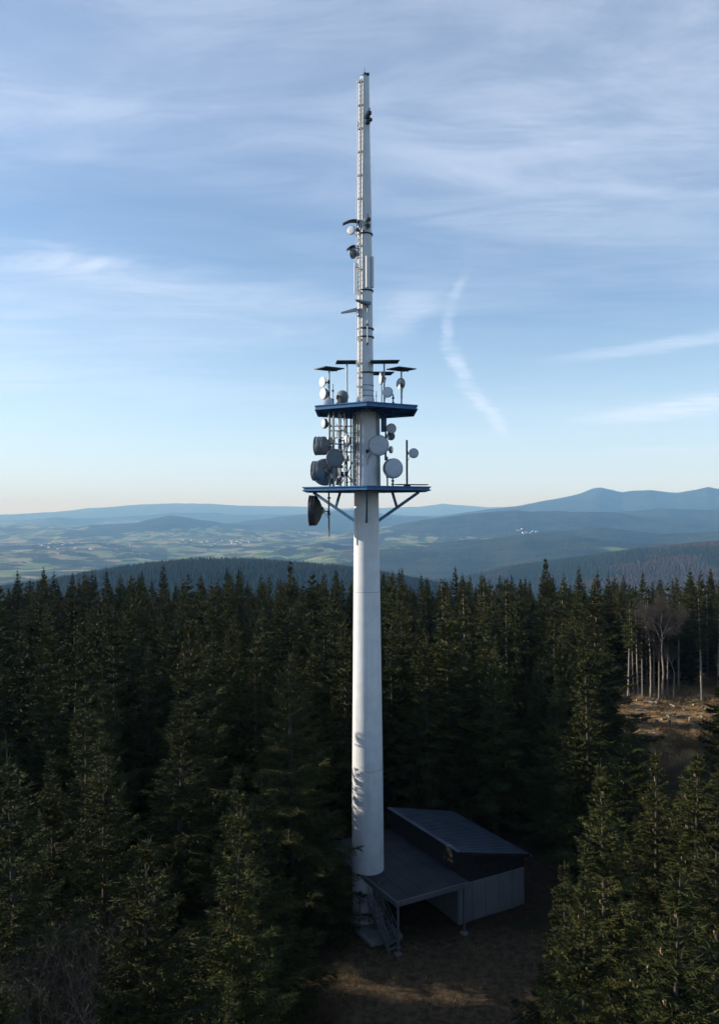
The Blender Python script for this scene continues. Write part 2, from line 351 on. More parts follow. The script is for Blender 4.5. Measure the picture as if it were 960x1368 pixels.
# ------------------------------------------------------------------ haze
hb = MB().bx((0, 0, 125), 96000, 96000, 1050)
hz = bpy.data.materials.new('thin_air'); hz.use_nodes = True; t = NT(hz.node_tree); t.n.remove(t.n['Principled BSDF'])
pv = t.new('ShaderNodeVolumePrincipled'); pv.inputs['Density'].default_value = 7.2e-5
pv.inputs['Density Attribute'].default_value = ''; hz.cycles.homogeneous_volume = True
pv.inputs['Color'].default_value = (0.25, 0.55, 1.0, 1); pv.inputs['Absorption Color'].default_value = (1, 1, 1, 1); pv.inputs['Anisotropy'].default_value = 0.0
t.l.new(pv.outputs[0], t.n['Material Output'].inputs['Volume'])
haze = hb.build('haze', hz); tag(haze, 'pale blue air over the valley', 'haze', kind='stuff')

# ------------------------------------------------------------------ radio mast
D = 50.0
BX = (489.3-480)/F*D
def A(px, py, dy=0.0): return at(px, py, D+dy)
def zy(py): return EYE-(py-684)/F*D                    # height of a photograph row at the mast
def Zp(zx, zy_, dy=0.0): return A(390+zx/4.8, 460+zy_/4.8, dy)      # close-up of the platforms
def Zq(zx, zy_, dy=0.0): return A(420+zx/6.514, 270+zy_/6.514, dy)  # close-up of the upper mast
AX = V((BX, D, 0))
mast = empty('radio_mast', (BX, D, 0), 'tall white radio mast with two blue platforms standing in the forest', 'radio mast')
def ring(z, r0, r1, h, m, name='flange_ring'):
    return MB().lathe(AX+V((0, 0, z)), (0, 0, 1), [(r0, 0), (r1, 0), (r1, h), (r0, h)], 48).build(name, m, mast)
rad = lambda py: np.interp(py, [545, 650, 720, 1060, 1180, 1240], [0.715, 0.76, 0.80, 0.975, 1.01, 1.03])
secs = [1245, 1025, 790, 655, 545]
for a_, b_ in zip(secs[:-1], secs[1:]):
    za, zb = zy(a_)-(0.3 if a_ == 1245 else 0), zy(b_)-0.004
    MB().lathe(AX, (0, 0, 1), [(float(rad(a_)), za), (float(rad((a_+b_)/2)), (za+zb)/2), (float(rad(b_)), zb)], 64).build('shaft_section', M['white'], mast)
for s in secs[1:3]: ring(zy(s)-0.012, float(rad(s))-0.01, float(rad(s))+0.012, 0.02, M['galv'])
MB().lathe(AX+V((0, 0, -0.25)), (0, 0, 1), [(1.16, 0), (1.16, 0.42), (1.10, 0.46)], 32).build('footing', M['concrete'], mast)
# upper pole
up = [(545, 0.50), (430, 0.455), (280, 0.405), (180, 0.325), (104, 0.29)]
MB().lathe(AX, (0, 0, 1), [(r, zy(y)) for y, r in up], 12, smooth=False, phase=0.26).build('upper_pole', M['white'], mast)
MB().lathe(AX, (0, 0, 1), [(0.29, zy(104)), (0.22, zy(101)), (0.10, zy(99.5))], 12).build('pole_cap', M['galv'], mast)
MB().tube(AX+V((0, 0, zy(100))), AX+V((0, 0, zy(97))), 0.06).tube(AX+V((0, 0, zy(99))), AX+V((0, 0, zy(90))), 0.014).build('lightning_rod', M['dark'], mast)
MB().bx(AX+V((0.12, -0.1, zy(100.5))), 0.34, 0.2, 0.1).build('beacon_box', M['dark'], mast)
ring(zy(546), 0.40, 0.62, 0.16, M['galv']); ring(zy(540), 0.45, 0.53, 0.35, M['white'])
for y in (516, 523, 530): ring(zy(y), 0.44, 0.505, 0.035, M['galv'])
def prad(y): return float(np.interp(y, [104, 180, 280, 430, 545], [0.29, 0.325, 0.405, 0.455, 0.50]))
for y in (314.5, 390, 441, 452, 499.5):
    ring(zy(y), prad(y)-0.02, prad(y)+0.06, 0.075, M['dark'], 'clamp_ring')
# ladder and cable tray on the sunny side of the pole
la = R(-52); ld = V((math.sin(la), -math.cos(la), 0)); lt = V((math.cos(la), math.sin(la), 0))
def lad(name_y0, y1, rf, wid=0.17):
    m, c = MB(), MB()
    ys = np.linspace(name_y0, y1, 12)
    for s in (-1, 1):
        m.path([AX+ld*(rf(y)+0.13)+lt*s*wid+V((0, 0, zy(y))) for y in ys], 0.022, 6)
    tr = MB()
    for y_a, y_b in zip(ys[:-1], ys[1:]):
        qa, qb = [AX+ld*(rf(y)+0.012)+V((0, 0, zy(y))) for y in (y_a, y_b)]
        tr.add([qa-lt*wid*1.25, qa+lt*wid*1.25, qb+lt*wid*1.25, qb-lt*wid*1.25, qa-lt*wid*1.25-ld*.1, qa+lt*wid*1.25-ld*.1, qb+lt*wid*1.25-ld*.1, qb-lt*wid*1.25-ld*.1], [(0, 1, 2, 3), (7, 6, 5, 4), (1, 5, 6, 2), (4, 0, 3, 7)])
    tr.build('cable_tray', M['white'], mast)
    z = zy(name_y0)
    while z < zy(y1):
        y = np.interp(-z, [-zy(y1), -zy(name_y0)][::1], [y1, name_y0]); q = AX+ld*(rf(y)+0.13)+V((0, 0, z))
        m.tube(q-lt*wid, q+lt*wid, 0.014, n=5); z += 0.29
    for k in range(5):
        off = -0.10+0.05*k
        c.path([AX+ld*(rf(y)+0.035)+lt*off+V((0, 0, zy(y))) for y in ys], 0.022, 5)
    return m, c
m, c = lad(543, 108, prad); m.build('ladder', M['white'], mast); c.build('cable_bundle', M['galv'], mast)
for k, y in enumerate(np.arange(112, 540, 31.2)):
    q = AX+ld*(prad(y)+0.07)+V((0, 0, zy(y))); MB().box(q, ld*0.09, lt*0.09, V((0, 0, 0.055))).build('ladder_bracket', M['dark'], mast)
m, c = lad(652, 553, lambda y: float(rad(y)), 0.2); m.build('ladder', M['white'], mast); c.build('cable_bundle', M['galv'], mast)
for q_, h0, h1 in ((R(-70), 648, 556), (R(-30), 640, 560), (R(62), 650, 552), (R(75), 650, 552), (R(88), 650, 556)):
    d_ = V((math.sin(q_), -math.cos(q_), 0))
    MB().path([AX+d_*(float(rad(y))+0.09)+V((0, 0, zy(y))) for y in (h0, (h0+h1)/2, h1)], 0.045, 7).build('riser_pipe', M['galv'] if q_ > 0 else M['white'], mast)

def hexpts(Rr, z, rot=0): return [AX+V((Rr*math.sin(R(60*k+rot)), -Rr*math.cos(R(60*k+rot)), z)) for k in range(6)]
def platform(Rr, ztop, th, flange):
    deck = MB().prism(hexpts(Rr-0.10, ztop-0.07), (0, 0, 0.07)).build('platform', M['blue'], mast)
    a, b = hexpts(Rr, 0), hexpts(Rr-0.09, 0)
    for k in range(6):
        j = (k+1) % 6
        bm = MB()
        bm.prism([a[k]+V((0, 0, ztop-th)), a[j]+V((0, 0, ztop-th)), b[j]+V((0, 0, ztop-th)), b[k]+V((0, 0, ztop-th))], (0, 0, th+0.02))
        o1, o0 = hexpts(Rr+flange, 0), hexpts(Rr-0.04, 0)
        bm.prism([o1[k]+V((0, 0, ztop-th-0.055)), o1[j]+V((0, 0, ztop-th-0.055)), o0[j]+V((0, 0, ztop-th-0.055)), o0[k]+V((0, 0, ztop-th-0.055))], (0, 0, 0.05))
        bm.prism([o1[k]+V((0, 0, ztop-0.03)), o1[j]+V((0, 0, ztop-0.03)), o0[j]+V((0, 0, ztop-0.03)), o0[k]+V((0, 0, ztop-0.03))], (0, 0, 0.055))
        bm.build('edge_beam', M['blue'], deck)
        q = a[k].copy(); q.z = ztop-0.17; c0 = AX+V((0, 0, ztop-0.17)); dr = (q-c0).normalized()
        MB().tube(c0+dr*0.6, q-dr*0.1, 0.075, n=4).build('radial_beam', M['blue'], deck)
        mid = (a[k]+a[j])/2; mid.z = ztop-0.17; dr2 = (mid-c0).normalized()
        MB().tube(c0+dr2*0.6, mid-dr2*0.1, 0.055, n=4).build('radial_beam', M['blue'], deck)
        r1, r2 = c0+dr*Rr*0.55, AX+V((0, 0, ztop-0.17))+((a[j]-AX).normalized())*Rr*0.55
        MB().tube(r1, r2, 0.045, n=4).build('cross_beam', M['blue'], deck)
    return deck
LZ, UZ = zy(652.3), zy(547)
low_p = platform(4.36, LZ, 0.16, 0.10); up_p = platform(3.52, UZ, 0.19, 0.08)
def brace(ang, ro, deck):
    d_ = V((math.sin(ang), -math.cos(ang), 0)); z0 = LZ-0.22; zb = zy(697)
    p0, p1 = AX+d_*ro+V((0, 0, z0)), AX+d_*0.78+V((0, 0, zb)); tt = d_.cross(V((0, 0, 1)))
    ax = (p0-p1)/2; up_ = ax.cross(tt).normalized()
    MB().box((p0+p1)/2, ax, tt*0.055, up_*0.085).build('brace', M['blue'], deck)
    q = p1+(p0-p1)*0.47; q1 = AX+d_*(0.78+(ro-0.78)*0.36)+V((0, 0, z0)); ax = (q1-q)/2
    MB().box((q+q1)/2, ax, tt*0.05, ax.cross(tt).normalized()*0.075).build('brace', M['blue'], deck)
for ang in (0, 120, -120): brace(R(ang), 3.95, low_p)
MB().bx(Zp(587, 515, 0.2), 0.34, 0.12, 0.92).build('cable_duct', M['blue'], mast)
MB().path([Zp(600, 470, 0.3), Zp(600, 560, 0.3), Zp(597, 745, 0.3)], 0.055).build('riser_pipe', M['blue'], mast)
MB().bx(Zp(765, 900, -0.6), 2.05, 0.5, 0.06, R(20)).build('deck_plate', M['dark'], low_p)

# ------------------------------------------------------------------ antenna frames, ice shields, dishes
def thing_base(pts): return V(min(pts, key=lambda q: q.z))
def shield(zx, y0z, y1z, dy, wz, rot, label, aspect=0.8):
    p1, p0 = Zp(zx, y0z, dy), Zp(zx, y1z, dy); p0.z = UZ+0.02; p0.x = p1.x
    t_ = empty('ice_shield', p0, label, 'ice shield', 'ice shields on the upper platform')
    MB().tube(p0, p1-V((0, 0, 0.02)), 0.05).tube(p0, p0+V((0, 0, 0.04)), 0.14).build('pole', M['galv'], t_)
    w2 = wz/4.8*0.047/2
    c, s = math.cos(R(rot)), math.sin(R(rot))
    pl = MB().box(p1+V((0, 0, 0.03)), V((c, s, 0.02))*w2, V((-s, c, 0.0))*w2*aspect, (0, 0, 0.028))
    pl.build('plate', M['shield'], t_)
    MB().box(p1-V((0, 0, 0.04)), V((c, s, 0))*w2*0.8, V((-s, c, 0))*0.03, (0, 0, 0.03)).build('rib', M['dark'], t_)
    return p0, p1
shield(238, 160, 405, -0.9, 150, 38, 'grey ice shield on a post above the two stacked sunlit dishes')
shield(352, 118, 405, 0.5, 142, 6, 'grey ice shield on a slim post close to the ladder side of the pole')
shield(590, 116, 400, -0.4, 184, 4, 'grey ice shield on the highest post on the ladderless side of the pole', 0.6)
shield(572, 190, 400, 1.9, 150, 10, 'grey ice shield on the low post tucked behind the taller shield posts')
shield(700, 162, 405, -0.3, 150, 40, 'grey ice shield on the outermost post above a single round dish')

def nrm(a, tilt=0): return V((math.sin(R(a))*math.cos(R(tilt)), -math.cos(R(a))*math.cos(R(tilt)), math.sin(R(tilt))))
def dish(c, diam, a, style, label, mnt, face='radome', body='shell', name='dish_antenna', tilt=0, depth=None, group='dish antennas on the mast'):
    """c: centre of the front face; mnt: point on the post or wall that carries it"""
    n = nrm(a, tilt); r = diam/2; c = V(c); mnt = V(mnt)
    t_ = empty(name, mnt, label, 'dish antenna', group)
    dp = depth or (0.55*r if style == 'drum' else 0.18*r)
    back = c-n*dp
    # shell: rim, shroud and the bowl behind
    MB().lathe(c, -n, [(r*0.985, 0.004), (r, 0.012), (r, dp), (r*0.93, dp+0.06*r), (r*0.62, dp+0.26*r), (r*0.3, dp+0.38*r), (r*0.22, dp+0.40*r)], 28).build('shell', M[body], t_)
    MB().lathe(c, n, [(r*0.975, -0.003), (r*0.97, 0.02*r), (r*0.75, 0.065*r), (r*0.4, 0.10*r), (0.0, 0.11*r)], 28).build('radome', M[face], t_)
    MB().lathe(c, -n, [(r*0.985, -0.008), (r*1.03, -0.008), (r*1.03, 0.05), (r*0.985, 0.05)], 28).build('rim', M['galv' if face == 'radome' else 'shell'], t_)
    if style == 'drum':
        for f in (0.35, 0.8): MB().lathe(c, -n, [(r*1.0, dp*f), (r*1.025, dp*f), (r*1.025, dp*f+0.03), (r*1.0, dp*f+0.03)], 28).build('hoop', M[body], t_)
    hub = c-n*(dp+0.36*r)
    MB().lathe(hub, -n, [(r*0.24, 0), (r*0.24, 0.12), (0.05, 0.16)], 12).build('hub', M['galv'], t_)
    mid_ = (hub-n*0.12+mnt)/2-V((0, 0, 0.22)); dn = mnt-V((0, 0, 0.75))
    MB().path([hub-n*0.12, hub*0.5+mid_*0.5-n*0.1-V((0, 0, 0.09)), mid_, dn+V((0.03, 0, 0.25)), dn+V((0.03, -0.02, -0.1))], 0.016, 5).build('feeder_cable', M['cable'], t_)
    b = MB().tube(hub-n*0.1, mnt, 0.035); e = V((mnt.x, mnt.y, hub.z-0.1))
    b.bx(mnt, 0.14, 0.14, 0.22); b.build('bracket', M['dark'], t_)
    return t_
mz = 0.047/4.8
def dz(zx, zy_, dy, dz_, a, style, label, mx, mdy=None, my=None, **k):
    c = Zp(zx, zy_, dy); mp = Zp(mx, my or zy_, mdy if mdy is not None else dy)
    return dish(c, dz_*mz, a, style, label, mp, **k)
dz(194, 242, -1.0, 64, -52, 'pan', 'small sunlit white dish, upper of the two on the shield post', 236, -0.9)
dz(198, 318, -1.0, 70, -55, 'drum', 'small sunlit white dish, lower of the two on the shield post', 236, -0.9)
dz(234, 374, -1.25, 62, -12, 'pan', 'small greyish dish standing just above the upper platform edge', 262, -0.7, face='greyrad')
dz(322, 338, 0.2, 84, 158, 'pan', 'dark dish seen from its back on the upper platform', 292, -0.2, body='shell')
dz(318, 384, 0.5, 52, 150, 'drum', 'little dark drum dish seen from its back low on the upper platform', 290, 0.0)
dz(566, 218, 0.7, 80, -78, 'pan', 'bright narrow dish turned edge-on beside the upper pole', 588, 0.8)
dz(612, 307, -0.7, 66, -18, 'pan', 'small white dish on the post beside the upper pole', 590, -0.35)
dz(694, 253, 0.1, 74, -48, 'pan', 'round white dish behind the outermost shield post', 702, -0.3, my=262)
dz(200, 508, -0.6, 62, -62, 'drum', 'small grey drum dish hanging under the upper platform rim', 240, -0.6, face='greyrad')
dz(152, 652, -0.8, 116, -104, 'drum', 'dark drum dish facing away over the lower platform, higher of two', 240, -0.8, face='greyrad', depth=0.62)
dz(276, 730, -1.5, 114, 22, 'pan', 'dark blue-grey round dish on the front frame of the lower platform', 247, -1.0, face='shell')
dz(138, 812, -0.9, 122, -106, 'drum', 'dark drum dish with a wide rim just above the lower platform', 240, -0.9, face='greyrad', depth=0.5)
dz(212, 820, 0.6, 172, -168, 'pan', 'largest dish on the frame, seen from its back behind a drum dish', 246, -0.2, body='shell')
dz(348, 618, -0.9, 78, -62, 'pan', 'bright sunlit dish between the pipe frame and the shaft', 310, -0.2)
dz(555, 648, -1.55, 128, 12, 'pan', 'big pale round dish held out in front of the white shaft', 480, -0.74, my=686, face='greyrad')
dz(636, 540, -0.3, 64, 12, 'pan', 'small grey dish high on the blue riser pipe', 602, 0.3, face='greyrad')
dz(634, 590, 0.9, 52, 165, 'drum', 'small dark dish below its twin on the blue riser pipe', 602, 0.35)
dz(640, 676, -0.2, 44, 70, 'drum', 'tiny drum antenna sticking out of the blue riser pipe', 600, 0.25)
dz(652, 795, -1.3, 122, 22, 'drum', 'big grey round dish standing on the lower platform', 610, -0.4, face='greyrad')
dz(780, 698, -0.5, 62, 14, 'pan', 'small round dish on the lone dark post of the lower platform', 737, -0.3, face='greyrad')
# lone dark post
pb, pt = Zp(735, 900, -0.3), Zp(735, 614, -0.3); pb.z = LZ+0.02; pb.x = pt.x
t_ = empty('antenna_post', pb, 'lone dark post standing free near the lower platform corner', 'post')
MB().tube(pb, pt, 0.062, n=12).build('pole', M['dark'], t_); MB().bx(pb+V((0, 0, 0.08)), 0.42, 0.34, 0.15).build('foot', M['dark'], t_)
# stand of the big grey dish and small posts of the upper platform
for zx, y1, y0, dy, r, lab in ((645, 860, 900, -1.0, 0.05, 'short stub post under the big grey dish'), (610, 720, 900, -0.4, 0.05, 'slim post carrying the big grey dish'),
                            (647, 320, 405, -0.6, 0.045, 'short dark post leaning by the small white dish'), (540, 300, 405, -0.5, 0.02, 'thin whip post beside the foot of the upper pole'),
                            (262, 255, 405, -0.6, 0.035, 'short post with clamps behind the stacked dishes'), (292, 320, 405, -0.1, 0.04, 'stub post carrying the dishes seen from behind'),
                            (342, 305, 405, 0.2, 0.035, 'slim post with a box beside the ladder side shield')):
    q1 = Zp(zx, y1, dy); q0 = q1.copy(); q0.z = (LZ if y0 == 900 else UZ)+0.01
    t_ = empty('antenna_post', q0, lab, 'post', 'small posts on the platforms')
    MB().tube(q0, q1, r).build('pole', M['galv' if r > 0.03 else 'dark'], t_)
    for f in (0.35, 0.72): MB().bx(q0+(q1-q0)*f, r*3.4, r*3.4, 0.10).build('clamp', M['dark'], t_)
    MB().bx(q0+V((0, 0, 0.02)), 0.2, 0.2, 0.03).build('foot', M['dark'], t_)
# pipe frame on the lower platform
fr = empty('antenna_rack', (Zp(240, 905, -0.7).x, D-0.7, LZ), 'tall frame of steel pipes carrying dishes between the platforms', 'antenna rack')
def vpole(zx, dy, r, mt, y0=None, y1=None):
    q = Zp(zx, 700, dy); z0 = LZ+0.01 if y0 is None else Zp(zx, y0, dy).z; z1 = UZ-0.25 if y1 is None else Zp(zx, y1, dy).z
    MB().tube(V((q.x, q.y, z0)), V((q.x, q.y, z1)), r).build('upright', M[mt], fr)
for zx, dy, r, mt in ((240, -0.85, 0.075, 'galv'), (262, 0.4, 0.05, 'dark'), (268, -1.25, 0.05, 'galv'), (300, -0.2, 0.045, 'white'), (312, 0.3, 0.05, 'white'), (335, -0.4, 0.05, 'white'), (350, 0.6, 0.055, 'dark'), (378, 0.2, 0.04, 'dark'), (391, -0.3, 0.035, 'dark')):
    vpole(zx, dy, r, mt)
for zy_, x0, x1, dy in ((525, 225, 400, -0.3), (600, 235, 390, 0.1), (690, 240, 480, -0.4), (640, 240, 330, -0.7), (790, 235, 350, -0.5), (555, 240, 330, -0.7)):
    MB().tube(Zp(x0, zy_, dy), Zp(x1, zy_, dy+0.3), 0.032).build('rail', M['dark'], fr)
for (x0, y0, x1, y1, dy) in ((280, 900, 345, 830, -0.3), (400, 900, 345, 825, -0.2), (350, 840, 392, 745, 0.0), (310, 905, 352, 820, 0.3)):
    MB().tube(Zp(x0, y0, dy), Zp(x1, y1, dy+0.1), 0.035).build('stay', M['dark'], fr)
rng = random.Random(4)
for k in range(24):
    zx = rng.choice((242, 262, 300, 312, 335, 350)); y = rng.uniform(500, 880)
    MB().bx(Zp(zx+rng.uniform(-6, 10), y, rng.uniform(-0.7, 0.3)), rng.uniform(.12, .3), rng.uniform(.12, .22), rng.uniform(.15, .45), rng.uniform(0, 1)).build('equipment_box', M[rng.choice(('galv', 'dark', 'radome', 'radome'))], fr)
for k in range(7):
    x0, x1 = rng.uniform(240, 380), rng.uniform(380, 420); y0 = rng.uniform(480, 860); y1 = y0+rng.uniform(-10, 60)
    pts = [Zp(x0+(x1-x0)*f, y0+(y1-y0)*f+26*math.sin(f*math.pi), -0.1+0.2*f) for f in np.linspace(0, 1, 8)]
    MB().path(pts, 0.02, 5).build('cable', M['cable'], fr)
# dark drum under the lower platform with its hanging post
q = Zp(237, 1235, -0.2); q1 = q.copy(); q1.z = LZ-0.2
t_ = empty('antenna_post', q1, 'galvanised post hanging down below the lower platform', 'post')
MB().tube(q, q1, 0.055).build('pole', M['galv'], t_)
for y in (985, 1090): MB().bx(Zp(237, y, -0.2), 0.2, 0.2, 0.1).build('clamp', M['dark'], t_)
dish(Zp(112, 1066, -0.2), 192*mz, -93, 'drum', 'huge dark drum dish hung under the lower platform', Zp(235, 1075, -0.2), face='shell', body='shield', depth=0.42)
# antennas on the upper pole
def on_pole(y, a): d_ = nrm(a); return AX+d_*(prad(y)-0.01)+V((0, 0, zy(y)))
def hood(zx0, zx1, zy_, dy, label):
    c0, c1 = Zq(zx0, zy_+16, dy), Zq(zx1, zy_, dy+0.15)
    t_ = empty('ice_hood', c1, label, 'ice hood'); pts = []
    m = MB(); n = 7
    for k in range(n):
        f = k/(n-1); q = c0+(c1-c0)*f; q.z += 0.16*math.sin(f*math.pi*0.75); wd = 0.12+0.22*f
        pts.append((q+V((0, -wd, -0.06)), q+V((0, 0, 0.05)), q+V((0, wd, -0.06))))
    vs = [v for tr in pts for v in tr]+[v-V((0, 0, 0.035)) for tr in pts for v in tr]; o = 3*n
    fs = []
    for k in range(n-1):
        for j in (0, 1):
            i = 3*k+j; fs += [(i, i+1, i+4, i+3), (o+i, o+i+3, o+i+4, o+i+1)]
        fs += [(3*k, 3*k+3, o+3*k+3, o+3*k), (3*k+2, o+3*k+2, o+3*k+5, 3*k+5)]
    fs += [(0, o, o+1, 1), (1, o+1, o+2, 2), (o-3, o-2, 2*o-2, 2*o-3), (o-2, o-1, 2*o-1, 2*o-2)]
    m.add(vs, fs).build('hood', M['shield'], t_)
    MB().tube(c1-V((0, 0, 0.02)), V((BX-0.3, D, c1.z-0.1)), 0.035).build('arm', M['dark'], t_)
hood(245, 366, 172, -0.25, 'curved grey ice hood over the single dish on the upper pole')
hood(280, 356, 396, -0.1, 'small pointed ice hood under the curved one on the upper pole')
dish(Zq(318, 243, -0.5), 78/6.514*0.047, -28, 'pan', 'small white dish under the curved hood on the upper pole', Zq(372, 240, -0.25), group=None)
dish(Zq(322, 446, 0.1), 92/6.514*0.047, -112, 'drum', 'small dark dish under the pointed hood on the upper pole', Zq(366, 452, 0.0), face='greyrad', group=None)
def panel_ant(zx0, zx1, y0, y1, dy, a, label, ymid):
    c = Zq((zx0+zx1)/2, (y0+y1)/2, dy); h = (y1-y0)/6.514*0.047; wd = (zx1-zx0)/6.514*0.047; n = nrm(a); s = V((n.y, -n.x, 0))
    t_ = empty('panel_antenna', c-V((0, 0, h/2)), label, 'panel antenna', 'panel antennas on the upper pole')
    poly = [c+s*wd*0.5*i+n*0.06*j-V((0, 0, h/2)) for i, j in ((-1, -0.6), (-0.8, 0.8), (-0.4, 1.2), (0.4, 1.2), (0.8, 0.8), (1, -0.6))]
    MB().prism(poly, (0, 0, h)).build('panel', M['radome'], t_)
    for f in (0.15, 0.85):
        q = c+V((0, 0, h*(f-0.5))); MB().tube(q-n*0.04, V((BX, D, q.z)), 0.03).build('bracket', M['galv'], t_)
panel_ant(446, 478, 470, 740, -0.62, 12, 'white panel antenna in front of the upper pole', 0)
panel_ant(489, 518, 475, 742, -0.25, 60, 'white panel antenna on the shaded flank of the upper pole', 0)
panel_ant(346, 364, 528, 802, -0.15, -95, 'narrow white panel antenna on the ladder side of the upper pole', 0)
def logper(p_tip, p_root, label, mt):
    t_ = empty('yagi_antenna', p_root, label, 'antenna', 'wedge antennas on the upper pole')
    d_ = (p_tip-p_root).normalized(); s = d_.cross(V((0, 0, 1))).normalized(); u = s.cross(d_)
    vs = [p_root+s*0.22*i+u*0.085*j for i, j in ((-1, -1), (1, -1), (1, 1), (-1, 1))]+[p_tip+s*0.06*i+u*0.045*j for i, j in ((-1, -1), (1, -1), (1, 1), (-1, 1))]
    MB().add(vs, [(3, 2, 1, 0), (4, 5, 6, 7)]+[(i, (i+1) % 4, 4+(i+1) % 4, 4+i) for i in range(4)]).build('fairing', M[mt], t_)
    MB().tube(p_root, V((BX-0.05, D-0.05, p_root.z)), 0.045).build('arm', M['dark'], t_)
logper(Zq(228, 966, -0.4), Zq(366, 936, -0.25), 'grey wedge-shaped antenna pointing out level from the upper pole', 'greyrad')
logper(Zq(358, 852, -1.6), Zq(466, 884, -0.5), 'dark wedge-shaped antenna aimed past the front of the upper pole', 'shell')
t_ = empty('sensor_cluster', Zq(462, 235, -0.45), 'dark cluster of small sensors clamped above the dish ring on the pole', 'sensor')
MB().tube(Zq(462, 240, -0.5), Zq(462, 100, -0.5), 0.03).build('pole', M['dark'], t_)
for zx, y, s, mt in ((440, 160, 0.15, 'radome'), (470, 150, 0.2, 'dark'), (466, 205, 0.22, 'dark'), (425, 232, 0.16, 'radome'), (440, 196, 0.1, 'galv')): MB().bx(Zq(zx, y, -0.48), s, s*0.7, s, 0.4).build('sensor', M[mt], t_)
t_ = empty('sensor_cluster', A(493, 165, -0.35), 'dark sensor bracket high up near the tip of the pole', 'sensor')
MB().tube(A(493.5, 166, -0.35), A(493.5, 144, -0.35), 0.035).build('pole', M['dark'], t_)
for x, y, s in ((493, 151, 0.24), (490.5, 156, 0.26), (494.5, 160, 0.2), (490.5, 163.5, 0.22)): MB().bx(A(x, y, -0.35), s, 0.18, s*0.8, 0.3).build('sensor', M['dark'], t_)
MB().tube(A(490, 157, -0.3), AX+V((0, 0, A(490, 157, 0).z)), 0.04).build('arm', M['galv'], t_)
t_ = empty('dipole_array', A(479, 173, -0.1), 'little comb of dipoles on the ladder side near the pole tip', 'antenna')
for k in range(5): MB().tube(A(477.3, 163.5+k*2.2, -0.1), A(483, 163.5+k*2.2, -0.05), 0.018).build('rod', M['galv'], t_)
MB().tube(A(478.2, 162, -0.1), A(478.2, 174, -0.1), 0.025).build('boom', M['galv'], t_)
t_ = empty('standoff_pipe', Zq(460, 1240, -0.62), 'thin white stand-off pipe with brackets low on the upper pole', 'pipe')
MB().tube(Zq(460, 1240, -0.62), Zq(460, 895, -0.62), 0.03).build('pole', M['white'], t_)
for y in (912, 1066, 1232): MB().tube(Zq(460, y, -0.62), V((BX, D, Zq(460, y, -0.6).z)), 0.028).bx(Zq(461, y, -0.62), 0.1, 0.1, 0.12).build('bracket', M['dark'], t_)

# ------------------------------------------------------------------ equipment building and canopy
v_, u_ = V((0.875, 0.484, 0)).normalized(), V((-0.484, 0.875, 0)).normalized()
def B(a, b, z): return v_*a+u_*b+V((0, 0, z))
RZ = math.atan2(v_.y, v_.x)
a0, a1, b0, b1 = 29.2, 34.45, 40.35, 48.4
ZL, ZR = 4.5, 3.28
hut = empty('equipment_building', B((a0+a1)/2, (b0+b1)/2, 0), 'low equipment building with ribbed sloping roof and pale panel wall beside the mast', 'building')
def bbox(name, a, b, z, mt, par=hut):
    c = B((a[0]+a[1])/2, (b[0]+b[1])/2, (z[0]+z[1])/2)
    return MB().bx(c, a[1]-a[0], b[1]-b[0], z[1]-z[0], RZ).build(name, M[mt], par)
wall = bbox('wall', (a0, a1), (b0, b1), (-0.2, 2.40), 'panel')
zr = lambda a: ZL+(ZR-ZL)*(a-a0)/(a1-a0)
MB().prism([B(a0, b0+.02, 2.402), B(a1, b0+.02, 2.402), B(a1, b0+.02, ZR-.04), B(a0, b0+.02, ZL-.04)], u_*(b1-b0-.04)).build('gable', M['board'], hut)
n = 5
for k in range(n):
    s = (a1-a0)/n; bbox('panel', (a0+k*s+.02, a0+(k+1)*s-.02), (b0-.045, b0-.002), (0.05, 2.36), 'panel', wall)
n = 20
for k in range(n):
    s = (a1-a0)/n; aL, aR = a0+k*s+.008, a0+(k+1)*s-.008
    MB().prism([B(aL, b0-.005, 2.41), B(aR, b0-.005, 2.41), B(aR, b0-.005, zr(aR)-.05), B(aL, b0-.005, zr(aL)-.05)], u_*0.022).build('plank', M['board'], hut)
n = 8
for k in range(n):
    s = (b1-b0)/n; bbox('panel', (a0-.045, a0-.002), (b0+k*s+.02, b0+(k+1)*s-.02), (0.05, 2.36), 'panel', wall)
def sheet(aL, aR, bL, bR, th, up_=0): return MB().prism([B(aL, bL, zr(aL)+up_), B(aR, bL, zr(aR)+up_), B(aR, bR, zr(aR)+up_), B(aL, bR, zr(aL)+up_)], (0, 0, th))
roof = sheet(a0-.12, a1+.25, b0-.3, b1+.1, 0.06).build('roof', M['roofmetal'], hut)
nb = 30
for k in range(nb):
    bb = b0-.28+(b1+.1-b0+.26)*k/(nb-1)
    sheet(a0-.11, a1+.24, bb-.035, bb+.035, 0.045, 0.062).build('rib', M['roofmetal'], roof)
MB().box(B(a0-.12, (b0+b1)/2-.1, ZL+.10), u_*((b1-b0)/2+.2), v_*0.14, (0, 0, .03)).build('ridge_cap', M['roofmetal'], roof)
MB().tube(B(a1+.33, b0-.3, ZR-.12), B(a1+.33, b1+.1, ZR-.12), 0.07).build('gutter', M['galv'], roof)
MB().prism([B(a0-.12, b0-.325, ZL-.12), B(a1+.25, b0-.325, ZR-.18), B(a1+.25, b0-.325, ZR+.0), B(a0-.12, b0-.325, ZL+.07)], u_*0.022).build('verge_board', M['board'], roof)

